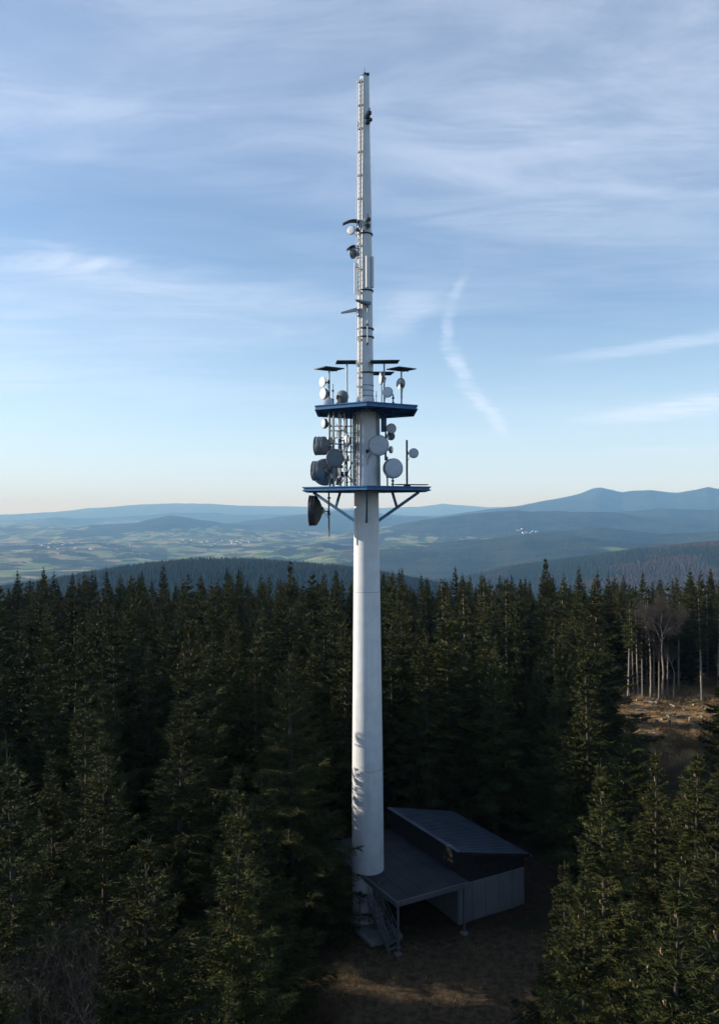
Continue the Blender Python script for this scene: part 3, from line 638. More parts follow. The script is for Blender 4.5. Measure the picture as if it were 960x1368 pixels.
can = empty('canopy', B(26.5, 43, 0), 'flat grey canopy roof on steel posts between the mast and the building', 'canopy')
cdeck = bbox('roof', (23.9, 29.02), (39.0, 48.2), (3.02, 3.2), 'tar', can)
for k in range(5):
    s = 5.12/5; bbox('roof_sheet', (23.9+k*s+.012, 23.9+(k+1)*s-.012), (38.98, 48.22), (3.203, 3.222), 'tar', cdeck)
for nm, aa_, bb_ in (('fascia', (23.88, 29.04), (38.94, 38.98)), ('fascia', (23.84, 23.88), (38.94, 48.2))): bbox(nm, aa_, bb_, (2.93, 3.24), 'galv', can)
for a_, b_ in ((24.1, 39.2), (28.8, 39.2), (24.1, 41.9), (28.8, 47.8), (24.1, 47.8)):
    q = B(a_, b_, 0); MB().bx(q+V((0, 0, 1.45)), 0.12, 0.12, 3.14, RZ).build('post', M['galv'], can)
    MB().bx(q+V((0, 0, 0.06)), 0.34, 0.34, 0.18, RZ).build('foot', M['concrete'], can)
for b_ in (39.3, 42, 45, 47.9): bbox('beam', (23.95, 28.98), (b_-.05, b_+.05), (2.84, 3.018), 'galv', can)
pad = MB().bx(B(24.2, 41.6, 0.1), 2.2, 2.0, 0.3, RZ).build('concrete_pad', M['concrete'], loc=tuple(B(24.2, 41.6, 0)))
tag(pad, 'low concrete pad at the foot of the white mast under the canopy edge', 'pad', kind='structure')
# steel stair
s0, s1 = V((1.95, 46.35, 0.0)), V((0.72, 47.75, 2.35)); hd = V((s1.x-s0.x, s1.y-s0.y, 0)).normalized(); sd = V((hd.y, -hd.x, 0))
st = empty('steel_stair', s0, 'steep galvanised steel stair with handrails at the canopy corner', 'stair')
for s in (-1, 1):
    o_ = sd*0.42*s
    MB().box((s0+s1)/2+o_, (s1-s0)/2, sd*0.025, (s1-s0).cross(sd).normalized()*0.10).build('stringer', M['galv'], st)
    for h in (0.5, 0.95): MB().tube(s0+o_+V((0, 0, h)), s1+o_+V((0, 0, h)), 0.028).build('handrail', M['galv'], st)
    for f in (0.03, 0.35, 0.67, 0.98):
        q = s0+(s1-s0)*f+o_; MB().tube(q, q+V((0, 0, 0.97)), 0.024).build('baluster', M['galv'], st)
for k in range(10):
    q = s0+(s1-s0)*((k+0.7)/10.2); MB().box(q, sd*0.40, hd*0.11, (0, 0, 0.018)).build('tread', M['galv'], st)
MB().box(s1+hd*0.42-V((0, 0, 0.06)), sd*0.42, hd*0.42, (0, 0, 0.03)).build('landing', M['galv'], st)
for s in (-1, 1):
    q = s1+hd*0.78+sd*0.38*s; MB().tube(V((q.x, q.y, -0.05)), q, 0.04).build('leg', M['galv'], st)

# ------------------------------------------------------------------ trees
def frames(Dv):
    ref = np.where(np.abs(Dv[:, 2:3]) > 0.9, np.array([[1., 0, 0]]), np.array([[0, 0, 1.]]))
    a = np.cross(Dv, ref); a /= np.linalg.norm(a, axis=1, keepdims=True)+1e-9
    return a, np.cross(Dv, a)
def spikes(Bp, Dv, L, Wd, rs):                      # three-sided needle sprays
    n = len(Bp); a, b = frames(Dv); ph = rs.uniform(0, 6.28, n)
    vs = np.zeros((n, 4, 3))
    for k in range(3):
        t = ph+k*2.0944
        vs[:, k] = Bp+(a*np.cos(t)[:, None]+b*np.sin(t)[:, None])*Wd[:, None]
    vs[:, 3] = Bp+Dv*L[:, None]
    i = np.arange(n)[:, None]*4
    f = np.concatenate([i+np.array([[0, 1, 3]]), i+np.array([[1, 2, 3]]), i+np.array([[2, 0, 3]])], 0)
    return vs.reshape(-1, 3), f
def segs(P0, P1, R0, R1, n=4):                      # tapered sticks
    P0, P1 = np.asarray(P0, float), np.asarray(P1, float); R0, R1 = np.asarray(R0, float), np.asarray(R1, float)
    Dv = P1-P0; Dv = Dv/(np.linalg.norm(Dv, axis=1, keepdims=True)+1e-9); a, b = frames(Dv); m = len(P0)
    vs = np.zeros((m, 2*n, 3))
    for k in range(n):
        t = 2*math.pi*k/n; o = a*math.cos(t)+b*math.sin(t)
        vs[:, k] = P0+o*R0[:, None]; vs[:, n+k] = P1+o*R1[:, None]
    i = np.arange(m)[:, None]*2*n; fs = []
    for k in range(n):
        j = (k+1) % n; fs += [i+np.array([[k, j, n+j]]), i+np.array([[k, n+j, n+k]])]
    return vs.reshape(-1, 3), np.concatenate(fs, 0)
def cat(parts):
    vs, fs, o = [], [], 0
    for v, f in parts: vs.append(v); fs.append(f+o); o += len(v)
    return np.concatenate(vs), np.concatenate(fs)

def spruce(seed, H, Rc, bare=0.0, fine=True, dens=1.0, cones=0):
    rs = np.random.RandomState(seed); bend = rs.uniform(-0.012, 0.012, 2)*H
    ax = lambda z: np.array([bend[0]*(z/H)**2, bend[1]*(z/H)**2, z])
    r0 = 0.0105*H+0.03
    zs = np.linspace(-0.4, H, 14)
    tp = [segs([ax(max(a, 0))*[1, 1, 0]+[0, 0, a] for a in zs[:-1]], [ax(max(b, 0))*[1, 1, 0]+[0, 0, b] for b in zs[1:]],
               [max(0.012, r0*(1-max(a, 0)/H)**0.85*(1.35 if a < 0.4 else 1)) for a in zs[:-1]], [max(0.01, r0*(1-max(b, 0)/H)**0.85) for b in zs[1:]], 8)]
    Bp, Dv, LL, WW = [], [], [], []; S0, S1, SR0, SR1 = [], [], [], []; cpos = []
    z = 0.05*H if bare == 0 else bare*H
    zc0 = z; lop = rs.uniform(0, 6.28)
    step0 = 0.52 if fine else 0.6
    while z < H*0.985:
        t = (z-zc0)/(H-zc0)                       # 0 at the crown's foot, 1 at the tip
        Lm = Rc*min(1.0, ((1-t)/0.70)**1.08)*(0.55+0.45*min(1, t/0.12) if bare else 1.0)*rs.uniform(0.78, 1.12)
        nb = rs.randint(5, 8) if t < 0.85 else rs.randint(3, 5)
        az0 = rs.uniform(0, 6.28)
        for k in range(nb):
            if rs.rand() > dens: continue
            az = az0+k*6.283/nb+rs.uniform(-0.35, 0.35)
            L = Lm*rs.choice([rs.uniform(0.45, 0.85), rs.uniform(0.85, 1.25)])*(1+0.12*math.cos(az-lop))+0.05
            pitch = 0.75*t**1.6-0.22*(1-t)+rs.uniform(-0.12, 0.12); droop = 0.28*(1-t)+0.05; upt = 0.30+0.1*rs.rand()
            out = np.array([math.cos(az), math.sin(az), 0]); side = np.array([-math.sin(az), math.cos(az), 0])
            zb = z+rs.uniform(-0.15, 0.15); base = ax(min(max(zb, 0.1), H))
            sway = rs.uniform(-0.12, 0.12)
            def bp(s): s = np.atleast_1d(s)[:, None]; return base+out*L*s*(1-0.06*s)+side*L*sway*s*s+np.array([0, 0, 1])*L*(pitch*s-droop*s*s+upt*s**3*0.75)
            q = bp(np.linspace(0, 1, 5)); rb = 0.012+0.007*L
            S0.append(q[:-1]); S1.append(q[1:]); SR0.append(rb*np.array([1, .8, .6, .4])); SR1.append(rb*np.array([.8, .6, .4, .15]))
            inner = 0.06
            nl = max(4, int(L/(0.105 if fine else 0.15)))
            sj = np.linspace(inner, 0.99, nl)+rs.uniform(-0.02, 0.02, nl); pj = bp(sj); tj = bp(sj+0.02)-pj; tj /= np.linalg.norm(tj, axis=1, keepdims=True)
            for sg in (-1, 1):
                keep = rs.rand(nl) < 0.93; m = keep.sum()
                if m == 0: continue
                ll = (0.47*L*(1-sj[keep])**0.7*np.minimum(1, sj[keep]/0.25)**0.5+0.13*min(1, L/0.6))*rs.uniform(0.65, 1.2, m); ll = np.minimum(ll, 0.85)
                d = tj[keep]*rs.uniform(0.55, 0.95, (m, 1))+sg*side*rs.uniform(0.6, 1.0, (m, 1))+np.array([0, 0, 1])*rs.uniform(-0.42, 0.12, (m, 1))
                d /= np.linalg.norm(d, axis=1, keepdims=True); p0 = pj[keep]
                if fine:
                    for f in np.arange(0.06, 1.0, 0.17):
                        for s2 in (-1, 1):
                            kk = (rs.rand(m) < 0.86) & (ll*f > 0.02) if f > 0.1 else rs.rand(m) < 0.8
                            if not kk.any(): continue
                            c = np.cross(d[kk], [0, 0, 1.0]); b_ = p0[kk]+d[kk]*(ll[kk]*f)[:, None]-np.array([0, 0, 1])*(0.18*ll[kk]*f*f)[:, None]
                            dd = d[kk]*0.8+s2*c*rs.uniform(0.3, 0.9, (kk.sum(), 1))+rs.normal(0, 0.22, (kk.sum(), 3)); dd[:, 2] += rs.uniform(-0.25, 0.2, kk.sum())
                            dd /= np.linalg.norm(dd, axis=1, keepdims=True)
                            Bp.append(b_); Dv.append(dd); LL.append(rs.uniform(0.10, 0.21, kk.sum())); WW.append(rs.uniform(0.019, 0.033, kk.sum()))
                else:
                    for f in (0.0, 0.3, 0.62):
                        b_ = p0+d*(ll*f)[:, None]; dd = d+rs.normal(0, 0.30, (m, 3)); dd /= np.linalg.norm(dd, axis=1, keepdims=True)
                        Bp.append(b_); Dv.append(dd); LL.append(ll*rs.uniform(0.4, 0.6, m)+0.10*min(1, L/0.5)); WW.append(rs.uniform(0.042, 0.085, m))
            tipd = tj[-1:]+rs.normal(0, 0.1, (1, 3)); Bp.append(pj[-1:]); Dv.append(tipd/np.linalg.norm(tipd)); LL.append(np.array([0.26])); WW.append(np.array([0.022]))
            if cones and t > 0.6 and rs.rand() < 0.35*cones:
                for _ in range(rs.randint(1, 4)): cpos.append(bp(rs.uniform(0.55, 0.98))[0])
        z += step0*rs.uniform(0.7, 1.2)*(0.72 if t > 0.75 else 1.0)
    if bare:                                        # dead stubs below the crown
        for k in range(34):
            zb = rs.uniform(0.18*H, zc0); az = rs.uniform(0, 6.28); L = rs.uniform(0.3, 1.5); b_ = ax(zb)
            e = b_+np.array([math.cos(az)*L, math.sin(az)*L, rs.uniform(-0.35, 0.05)*L])
            S0.append([b_]); S1.append([e]); SR0.append([0.016]); SR1.append([0.005])
    Bp.append(ax(H)[None]-[[0, 0, 0.15]]); Dv.append(np.array([[0, 0, 1.]])); LL.append(np.array([0.4])); WW.append(np.array([0.018]))
    tp.append(segs(np.concatenate(S0), np.concatenate(S1), np.concatenate(SR0), np.concatenate(SR1), 3))
    tv, tf = cat(tp)
    cv, cf = spikes(np.concatenate(Bp), np.concatenate(Dv), np.concatenate(LL), np.concatenate(WW), rs)
    trunk = np_mesh('spruce_trunk', tv, tf, [M['palebark'] if bare > 0.4 else M['bark']], smooth=True)
    crown = np_mesh('spruce_crown', cv, cf, [M['needle']])
    cm = None
    if cpos:
        cp = np.array(cpos); top = cp+[0, 0, -0.03]; 
        v1, f1 = segs(top, top-[0, 0, 0.07], np.full(len(cp), 0.012), np.full(len(cp), 0.026), 5)
        v2, f2 = segs(top-[0, 0, 0.07], top-[0, 0, 0.16], np.full(len(cp), 0.026), np.full(len(cp), 0.006), 5)
        cm = np_mesh('spruce_cones', *cat([(v1, f1), (v2, f2)]), [M['cone']])
    return dict(trunk=trunk, crown=crown, cones=cm, H=H, R=Rc, bare=bare)

def bare_tree(seed, H, spread, clear=0.45, gens=5):
    rs = np.random.RandomState(seed); A0, A1, Q0, Q1 = [], [], [], []
    def grow(p, d, L, r, g):
        ns = 4 if g < 3 else 3
        for i in range(ns):
            d2 = d+rs.normal(0, 0.10+0.03*g, 3)+np.array([0, 0, 0.06]); d2 /= np.linalg.norm(d2); e = p+d2*L/ns
            r2 = r*(0.86 if g else 0.9)
            A0.append(p); A1.append(e); Q0.append(r); Q1.append(r2)
            if g < gens and (i > 0 or g > 0):
                for _ in range(2 if g < 2 else rs.randint(1, 4)):
                    q = rs.normal(0, 1, 3); q -= q.dot(d2)*d2; q /= np.linalg.norm(q)
                    dn = d2*rs.uniform(0.45, 0.9)+q*spread*rs.uniform(0.6, 1.1); dn /= np.linalg.norm(dn)
                    grow(e, dn, L*rs.uniform(0.48, 0.68), max(0.004, r2*0.55), g+1)
            p, d, r = e, d2, r2
    r0 = 0.012*H+0.02; p = np.array([0., 0, -0.3]); n = 6; top = clear*H
    for i in range(n):
        e = np.array([rs.uniform(-.06, .06)*(i+1)*0.4, rs.uniform(-.06, .06)*(i+1)*0.4, top*(i+1)/n]); A0.append(p); A1.append(e); Q0.append(r0*(1-0.06*i)); Q1.append(r0*(1-0.06*(i+1))); p = e
    grow(p, np.array([0, 0, 1.]), H*(1-clear)*0.62, r0*0.62, 0)
    A0, A1, Q0, Q1 = map(np.array, (A0, A1, Q0, Q1)); thick = Q0 > 0.03
    tr = np_mesh('bare_trunk', *segs(A0[thick], A1[thick], Q0[thick], Q1[thick], 7), [M['palebark']], smooth=True)
    cr = np_mesh('bare_crown', *segs(A0[~thick], A1[~thick], Q0[~thick], Q1[~thick], 3), [M['twig']])
    return dict(trunk=tr, crown=cr, cones=None, H=H, R=H*0.2, bare=0)

NEARV = [spruce(10+k, *a) for k, a in enumerate([(16, 2.7, 0, True, 1.0, 1.0), (17.5, 2.5, 0, True, 0.96, 0.6), (15, 2.9, 0, True, 0.93, 1.2), (13, 2.4, 0, True, 1.0, 0), (18, 3.0, 0, True, 0.9, 0.8)])]
MIDV = [spruce(30+k, *a) for k, a in enumerate([(17, 3.0, 0.08, False, 1.0), (18, 2.8, 0.12, False, 0.95), (16, 3.2, 0.05, False, 0.95), (19, 2.6, 0.2, False, 0.92), (17, 2.4, 0.1, False, 1.0)])]
BAREV = [spruce(50+k, *a) for k, a in enumerate([(18, 2.2, 0.52, False, 0.85), (19, 2.0, 0.6, False, 0.8), (17, 1.9, 0.45, False, 0.8)])]
DECV = [bare_tree(5, 14.5, 0.75, 0.42), bare_tree(6, 13.5, 0.8, 0.5), bare_tree(9, 12.0, 0.62, 0.3, 4)]
def plant(var, x, y, H, label, group, rz=0, cat_='spruce', name='spruce_tree', widen=1.0):
    s = H/var['H']; e = empty(name, (x, y, gz(x, y)-0.05), label, cat_, group); e.scale = (s*widen, s*widen, s); e.rotation_euler = (0.022*math.sin(rz*7), 0.022*math.cos(rz*11), rz)
    link('trunk', var['trunk'], e); link('crown', var['crown'], e)
    if var['cones']: tag(link('cone_cluster', var['cones'], e), kind='stuff')
    return e
rng = random.Random(21); trees = []; used = []
def top_at(px, py, d): q = at(px, py, d); return q.x, q.y, q.z
SPECIAL = [ # apex column, apex row, distance, variant, label
    (300, 1082, 27, 0, 'spruce with a blunt cone-laden top below the mast on its sunny side'), (170, 1122, 24, 2, 'short spruce with open branches next to the bare twiggy tree'),
    (392, 868, 48, 4, 'broad tall spruce beside the sunlit edge of the mast'), (236, 905, 40, 1, 'tall full spruce in the dense wood on the sunny side of the mast'),
    (432, 1078, 48.2, 3, 'dark spruce whose twigs reach in front of the mast foot'), (792, 782, 63, 4, 'very tall broad spruce between the building and the clearing'),
    (742, 905, 60, 1, 'slim spruce pressed against the very tall one behind the building'), (832, 958, 47, 2, 'mid-height spruce standing in front of the brown clearing'),
    (872, 1004, 37, 0, 'full spruce with many cones in front of the clearing'), (756, 1148, 35, 3, 'low bushy spruce across the yard from the building'),
    (950, 1095, 25, 2, 'spruce with pale dangling cones on the yard corner'), (932, 1018, 39, 3, 'spruce with bright yellowish tips at the clearing edge'),
    (614, 872, 82, 3, 'small sunlit pointed spruce among the dark trees behind the building'), (536, 772, 74, 4, 'tall wide spruce just behind the shaded side of the mast'),
    (730, 746, 96, 1, 'tallest pointed spruce rising above the far tree line'), (390, 749, 92, 1, 'tall pointed spruce rising above the tree line on the sunny side'),
    (30, 1000, 30, 4, 'wide dark spruce with long lower boughs at the wood edge'), (995, 850, 52, 4, 'tall dark spruce bordering the clearing side of the wood'),
    (966, 985, 44, 1, 'slender spruce bordering the clearing, below a taller one')]
for px, py, d, vi, lab in SPECIAL:
    x, y, zt = top_at(px, py, d); var = NEARV[vi]
    plant(var, x, y, zt-gz(x, y), lab, None, rng.uniform(0, 6.28), widen=1.5 if px in (432, 792, 742, 832) else (1.3 if d < 70 else 1.05)); used.append((x, y, 2.2 if d < 60 else 1.6))
# spruces with bare pale trunks
for px, d, py, lab in [(594, 98, 768, 0), (622, 103, 772, 0), (649, 94, 770, 0), (654, 97, 775, 0), (676, 106, 771, 0), (735, 97, 790, 0), (746, 100, 770, 0), (838, 110, 800, 1), (845, 108, 812, 2), (857, 110, 806, 2), (879, 109, 815, 2), (890, 111, 804, 2), (851, 111, 798, 1), (872, 112, 806, 1), (905, 113, 790, 1), (936, 108, 772, 1), (958, 112, 770, 1), (893, 122, 776, 1), (920, 124, 772, 1), (862, 121, 780, 1), (944, 120, 780, 1)]:
    x, y, zt = top_at(px, py, d)
    plant(rng.choice(BAREV), x, y, min(zt, 20)-gz(x, y), ('spruce with a long bare pale trunk showing behind the building', 'spruce with a bare straight trunk rising behind the brown clearing', 'thin half-dead spruce with a slim pale trunk by the leafless forked tree')[lab],
          ('bare trunked spruces behind the building', 'bare trunked spruces at the clearing', 'thin spruces by the forked tree')[lab], rng.uniform(0, 6.28), widen=0.65 if lab == 2 else 0.9); used.append((x, y, 1.3))
# leafless trees
for k, (px, d, py, vi, lab) in enumerate([(884, 108, 806, 0, 'leafless forked tree with reddish twigs at the edge of the clearing'), (868, 110, 818, 1, 'slim leafless tree next to the forked one by the clearing'), (899, 109, 860, 1, 'short leafless tree with crooked limbs at the clearing edge'), (60, 26, 1280, 2, 'bare twiggy tree growing below the spruces near the yard'), (10, 29, 1305, 2, 'bare twiggy tree with spreading shoots behind the other bare one'), (118, 28, 1275, 2, 'leaning bare twiggy tree beside the short spruce')]):
    x, y, zt = top_at(px, py, d)
    plant(DECV[vi], x, y, zt-gz(x, y), lab, None, 1.3*k, 'bare tree', 'bare_tree', 1.0 if vi < 2 else 0.95); used.append((x, y, 1.2))
def free(x, y, H, d):
    px = 480+F*x/y; topy = 684+(EYE-H)*F/y; hw = 2.3*F/y
    if y < 41 and 440-hw < px < 735+hw*0.2: return False              # view onto mast, building and yard
    if -4.5 < x < 13.8 and 36 < y < 62: return False                  # the yard itself
    if y < 50 and 455-hw < px < 735: return False
    if 82 < y < 114 and px > 828-hw: return False                     # clearing
    if y <= 82 and 832-hw*0.6 < px < 975 and topy < 1005: return False   # view onto the clearing
    if y < 95 and 700 < px < 735 and topy < 900 and y > 66: return False
    return True
sh = (math.sin(SUN_AZ), math.cos(SUN_AZ))
def shades(x, y, H, px_, py_, wd, Rc=2.4, z0=0.0):      # would this tree's crown stand in the sun's way to that spot?
    s = (x-px_)*sh[0]+(y-py_)*sh[1]; off = abs((x-px_)*sh[1]-(y-py_)*sh[0])
    h = z0+s*math.tan(SUN_EL)
    return s > 0 and h < H and off < Rc*min(1, (1-h/H)/0.68)+wd
def sunny(x, y, H):
    if shades(x, y, H, BX, D, 0.9, z0=8.5): return False
    if any(shades(x, y, H, a, b, 0.45) for a, b in ((1.5, 43.3), (5.0, 42.6), (8.5, 41.9))): return False
    if any(shades(x, y, H, a, b, 1.2) for a, b in ((36, 90), (40, 96), (44, 101), (40, 105), (48, 108), (34, 100))): return False
    return True
def spaced(x, y, r):
    for a, b, c in used:
        if (a-x)**2+(b-y)**2 < max(r, c)**2: return False
    return True
cand = []
for _ in range(9000):
    d = math.sqrt(rng.uniform(19**2, 152**2)); px = rng.uniform(-70, 1030); x = (px-480)/F*d
    H = rng.choice((rng.uniform(13, 16), rng.uniform(15.5, 19.6), rng.uniform(15.5, 19.6)))
    if d < 45: H = rng.uniform(12.5, 17)
    H = min(H, EYE-(rng.uniform(760, 792)-684)/F*d) if d > 60 else H
    if H < 10 or not free(x, d, H, d) or not sunny(x, d, H): continue
    r = 3.5 if d < 52 else 3.1
    if not spaced(x, d, r): continue
    used.append((x, d, r)); cand.append((x, d, H))
cand.sort(key=lambda q: q[1])
NIND = 255
LANDM = [(-10, 25, 'around the bare twiggy trees'), (-5, 27, 'around the blunt cone-laden spruce'), (-12, 34, 'beside the wide dark spruce at the wood edge'), (-5, 44, 'beside the sunlit foot of the mast'), (-14, 48, 'in the thick wood on the sunny side of the mast'),
         (-30, 62, 'deep in the wood on the sunny side of the mast'), (-12, 70, 'in the wood behind the sunlit side of the mast'), (-28, 95, 'under the far tree line on the sunny side'), (-8, 98, 'under the far tree line behind the mast'), (6, 72, 'close behind the equipment building'),
         (14, 95, 'under the far tree line behind the building'), (24, 66, 'around the very tall spruce by the building'), (16, 33, 'along the yard across from the building'), (26, 45, 'in front of the brown clearing'), (48, 118, 'behind the brown clearing'), (30, 112, 'between the far tree line and the clearing')]
for x, y, H in cand[:NIND]:
    px = 480+F*x/y
    var = rng.choice(NEARV) if y < 52 else (rng.choice(MIDV) if rng.random() < 0.8 or px < 470 or y < 92 else rng.choice(BAREV))
    wd_ = rng.uniform(1.02, 1.35) if y < 60 else rng.uniform(0.98, 1.25)
    size = 'tall' if H > 16.6 else ('short' if H < 14.4 else 'mid-sized')
    form = 'bare-trunked' if var['bare'] > 0.4 else ('broad' if var['R']*wd_*H/var['H'] > 2.75 else 'slim'); extra = ' with cones' if var['cones'] else ''
    zone = min(LANDM, key=lambda q: (q[0]-x)**2+(q[1]-y)**2)[2]
    lab, grp = f'{size} {form} spruce{extra} {zone}', f'spruces {zone}'
    plant(var, x, y, H, lab, grp, rng.uniform(0, 6.28), widen=wd_)
print('TREES', len(cand))

# trees further off: one mass of instanced spruces
def scatter(name, pts, scales, sources, label, cat_):
    me = bpy.data.meshes.new(name); me.from_pydata([tuple(q) for q in pts], [], [])
    me.attributes.new('sz', 'FLOAT', 'POINT').data.foreach_set('value', np.asarray(scales, np.float32))
    o = link(name, me); tag(o, label, cat_, kind='stuff')
    lib = bpy.data.collections.new(name+'_kinds')
    for i, s in enumerate(sources): lib.objects.link(s)
    g = bpy.data.node_groups.new(name, 'GeometryNodeTree'); g.interface.new_socket('Geometry', in_out='INPUT', socket_type='NodeSocketGeometry'); g.interface.new_socket('Geometry', in_out='OUTPUT', socket_type='NodeSocketGeometry')
    N = g.nodes; L = g.links; gi, go = N.new('NodeGroupInput'), N.new('NodeGroupOutput')
    ip = N.new('GeometryNodeInstanceOnPoints'); ci = N.new('GeometryNodeCollectionInfo'); ci.inputs['Collection'].default_value = lib; ci.inputs['Separate Children'].default_value = True; ci.inputs['Reset Children'].default_value = True
    ip.inputs['Pick Instance'].default_value = True
    rv = N.new('FunctionNodeRandomValue'); rv.data_type = 'FLOAT_VECTOR'; rv.inputs[1].default_value = (0, 0, 6.283); rv.inputs[0].default_value = (0, 0, 0)
    ri = N.new('FunctionNodeRandomValue'); ri.data_type = 'INT'; ri.inputs[4].default_value = 0; ri.inputs[5].default_value = len(sources)-1; ri.inputs['Seed'].default_value = 5
    na_ = N.new('GeometryNodeInputNamedAttribute'); na_.data_type = 'FLOAT'; na_.inputs['Name'].default_value = 'sz'
    L.new(gi.outputs[0], ip.inputs['Points']); L.new(ci.outputs[0], ip.inputs['Instance']); L.new(rv.outputs[0], ip.inputs['Rotation']); L.new(ri.outputs[2], ip.inputs['Instance Index']); L.new(na_.outputs[0], ip.inputs['Scale']); L.new(ip.outputs[0], go.inputs[0])
    md = o.modifiers.new('scatter', 'NODES'); md.node_group = g; return o
def src(var, i):
    v1 = np.zeros(len(var['trunk'].vertices)*3); var['trunk'].vertices.foreach_get('co', v1); v2 = np.zeros(len(var['crown'].vertices)*3); var['crown'].vertices.foreach_get('co', v2)
    f1 = np.zeros(len(var['trunk'].polygons)*3, int); var['trunk'].polygons.foreach_get('vertices', f1); f2 = np.zeros(len(var['crown'].polygons)*3, int); var['crown'].polygons.foreach_get('vertices', f2)
    v, f = cat([(v1.reshape(-1, 3), f1.reshape(-1, 3)), (v2.reshape(-1, 3), f2.reshape(-1, 3))]); mi = np.concatenate([np.zeros(len(f1)//3), np.ones(len(f2)//3)])
    return bpy.data.objects.new('spruce_kind', np_mesh('spruce_kind', v, f, [M['bark'], M['needle']], mi))
pts, scl = [], []
for x, y, H in cand[NIND:]: pts.append((x, y, gz(x, y)-0.05)); scl.append(H/17.5)
for _ in range(2600):                               # slope behind and the wood beyond the frame
    d = math.sqrt(rng.uniform(12**2, 250**2)); a = rng.uniform(-1.25, 1.0); x, y = d*math.sin(a), d*math.cos(a); px = 480+F*x/max(y, 1)
    inside = -75 < px < 1035
    if inside and d < 152: continue
    if y < 8 or not spaced(x, y, 3.4): continue
    H = rng.uniform(13.5, 18.5)
    if inside: H = min(H, EYE-(rng.uniform(760, 800)-684)/F*y-gz(x, y))
    if H < 8 or not sunny(x, y, H): continue
    used.append((x, y, 3.4)); pts.append((x, y, gz(x, y)-0.05)); scl.append(H/17.5)
print('MASS', len(pts))
scatter('distant_forest', pts, scl, [src(v, i) for i, v in enumerate(MIDV[:4])], 'mass of dark spruces on the slope behind the nearer trees', 'forest')

# far wooded ridges: simple pointed crowns, a few pixels each
M['farbeech'] = mat('far_bare_wood', (0.075, 0.053, 0.028), 0.9, scale=0.01, col2=(0.05, 0.038, 0.022), obrand=0.35, spec=0.1)
def far_kind(seed, H, Rr, mt='farneedle'):
    rs = np.random.RandomState(seed); v, f = [], []; o = 0
    for z0, z1, r in ((0.05, 0.5, 1.0), (0.3, 0.75, 0.75), (0.55, 1.0, 0.5)):
        n = 6; q = [[Rr*r*math.cos(6.283*k/n+z0*9)*rs.uniform(.75, 1.2), Rr*r*math.sin(6.283*k/n+z0*9)*rs.uniform(.75, 1.2), z0*H] for k in range(n)]+[[0, 0, z1*H]]
        v += q; f += [[o+k, o+(k+1) % n, o+n] for k in range(n)]; o += n+1
    return bpy.data.objects.new('far_spruce_kind', np_mesh('far_spruce_kind', np.array(v), np.array(f), [M[mt]]))
rs = np.random.RandomState(8)
def zone(n, d0, d1, p0, p1):
    d = np.sqrt(rs.uniform(d0**2, d1**2, n)); px = rs.uniform(p0, p1, n); x = (px-480)/F*d
    return np.stack([x, d, ground_z(x, d)-0.5], -1)
FP = np.concatenate([zone(52000, 1150, 2150, -60, 620), zone(16000, 1500, 2100, 480, 1020)])
FP2 = zone(34000, 2400, 3450, 520, 1020); f2 = fbm(FP2[:, 0]/260., FP2[:, 1]/260., 87, 4)+0.25*np.clip((480+F*FP2[:, 0]/FP2[:, 1]-760)/200, -1, 0.6) > 0.5
scatter('far_forest', FP, rs.uniform(0.7, 1.2, len(FP)), [far_kind(1, 20, 3.2), far_kind(2, 22, 3.0), far_kind(3, 18, 3.6)], 'far wooded ridge of countless spruces below the mast', 'forest')
scatter('spruce_wood', FP2[~f2], rs.uniform(0.7, 1.2, int((~f2).sum())), [far_kind(4, 21, 3.4), far_kind(5, 19, 3.8)], 'dark spruce wood covering the far hill beyond the clearing', 'forest')
scatter('leafless_wood', FP2[f2], rs.uniform(0.7, 1.2, int(f2.sum())), [far_kind(6, 17, 5.0, 'farbeech'), far_kind(7, 15, 5.5, 'farbeech')], 'brownish leafless wood patching the far hill beyond the clearing', 'forest')

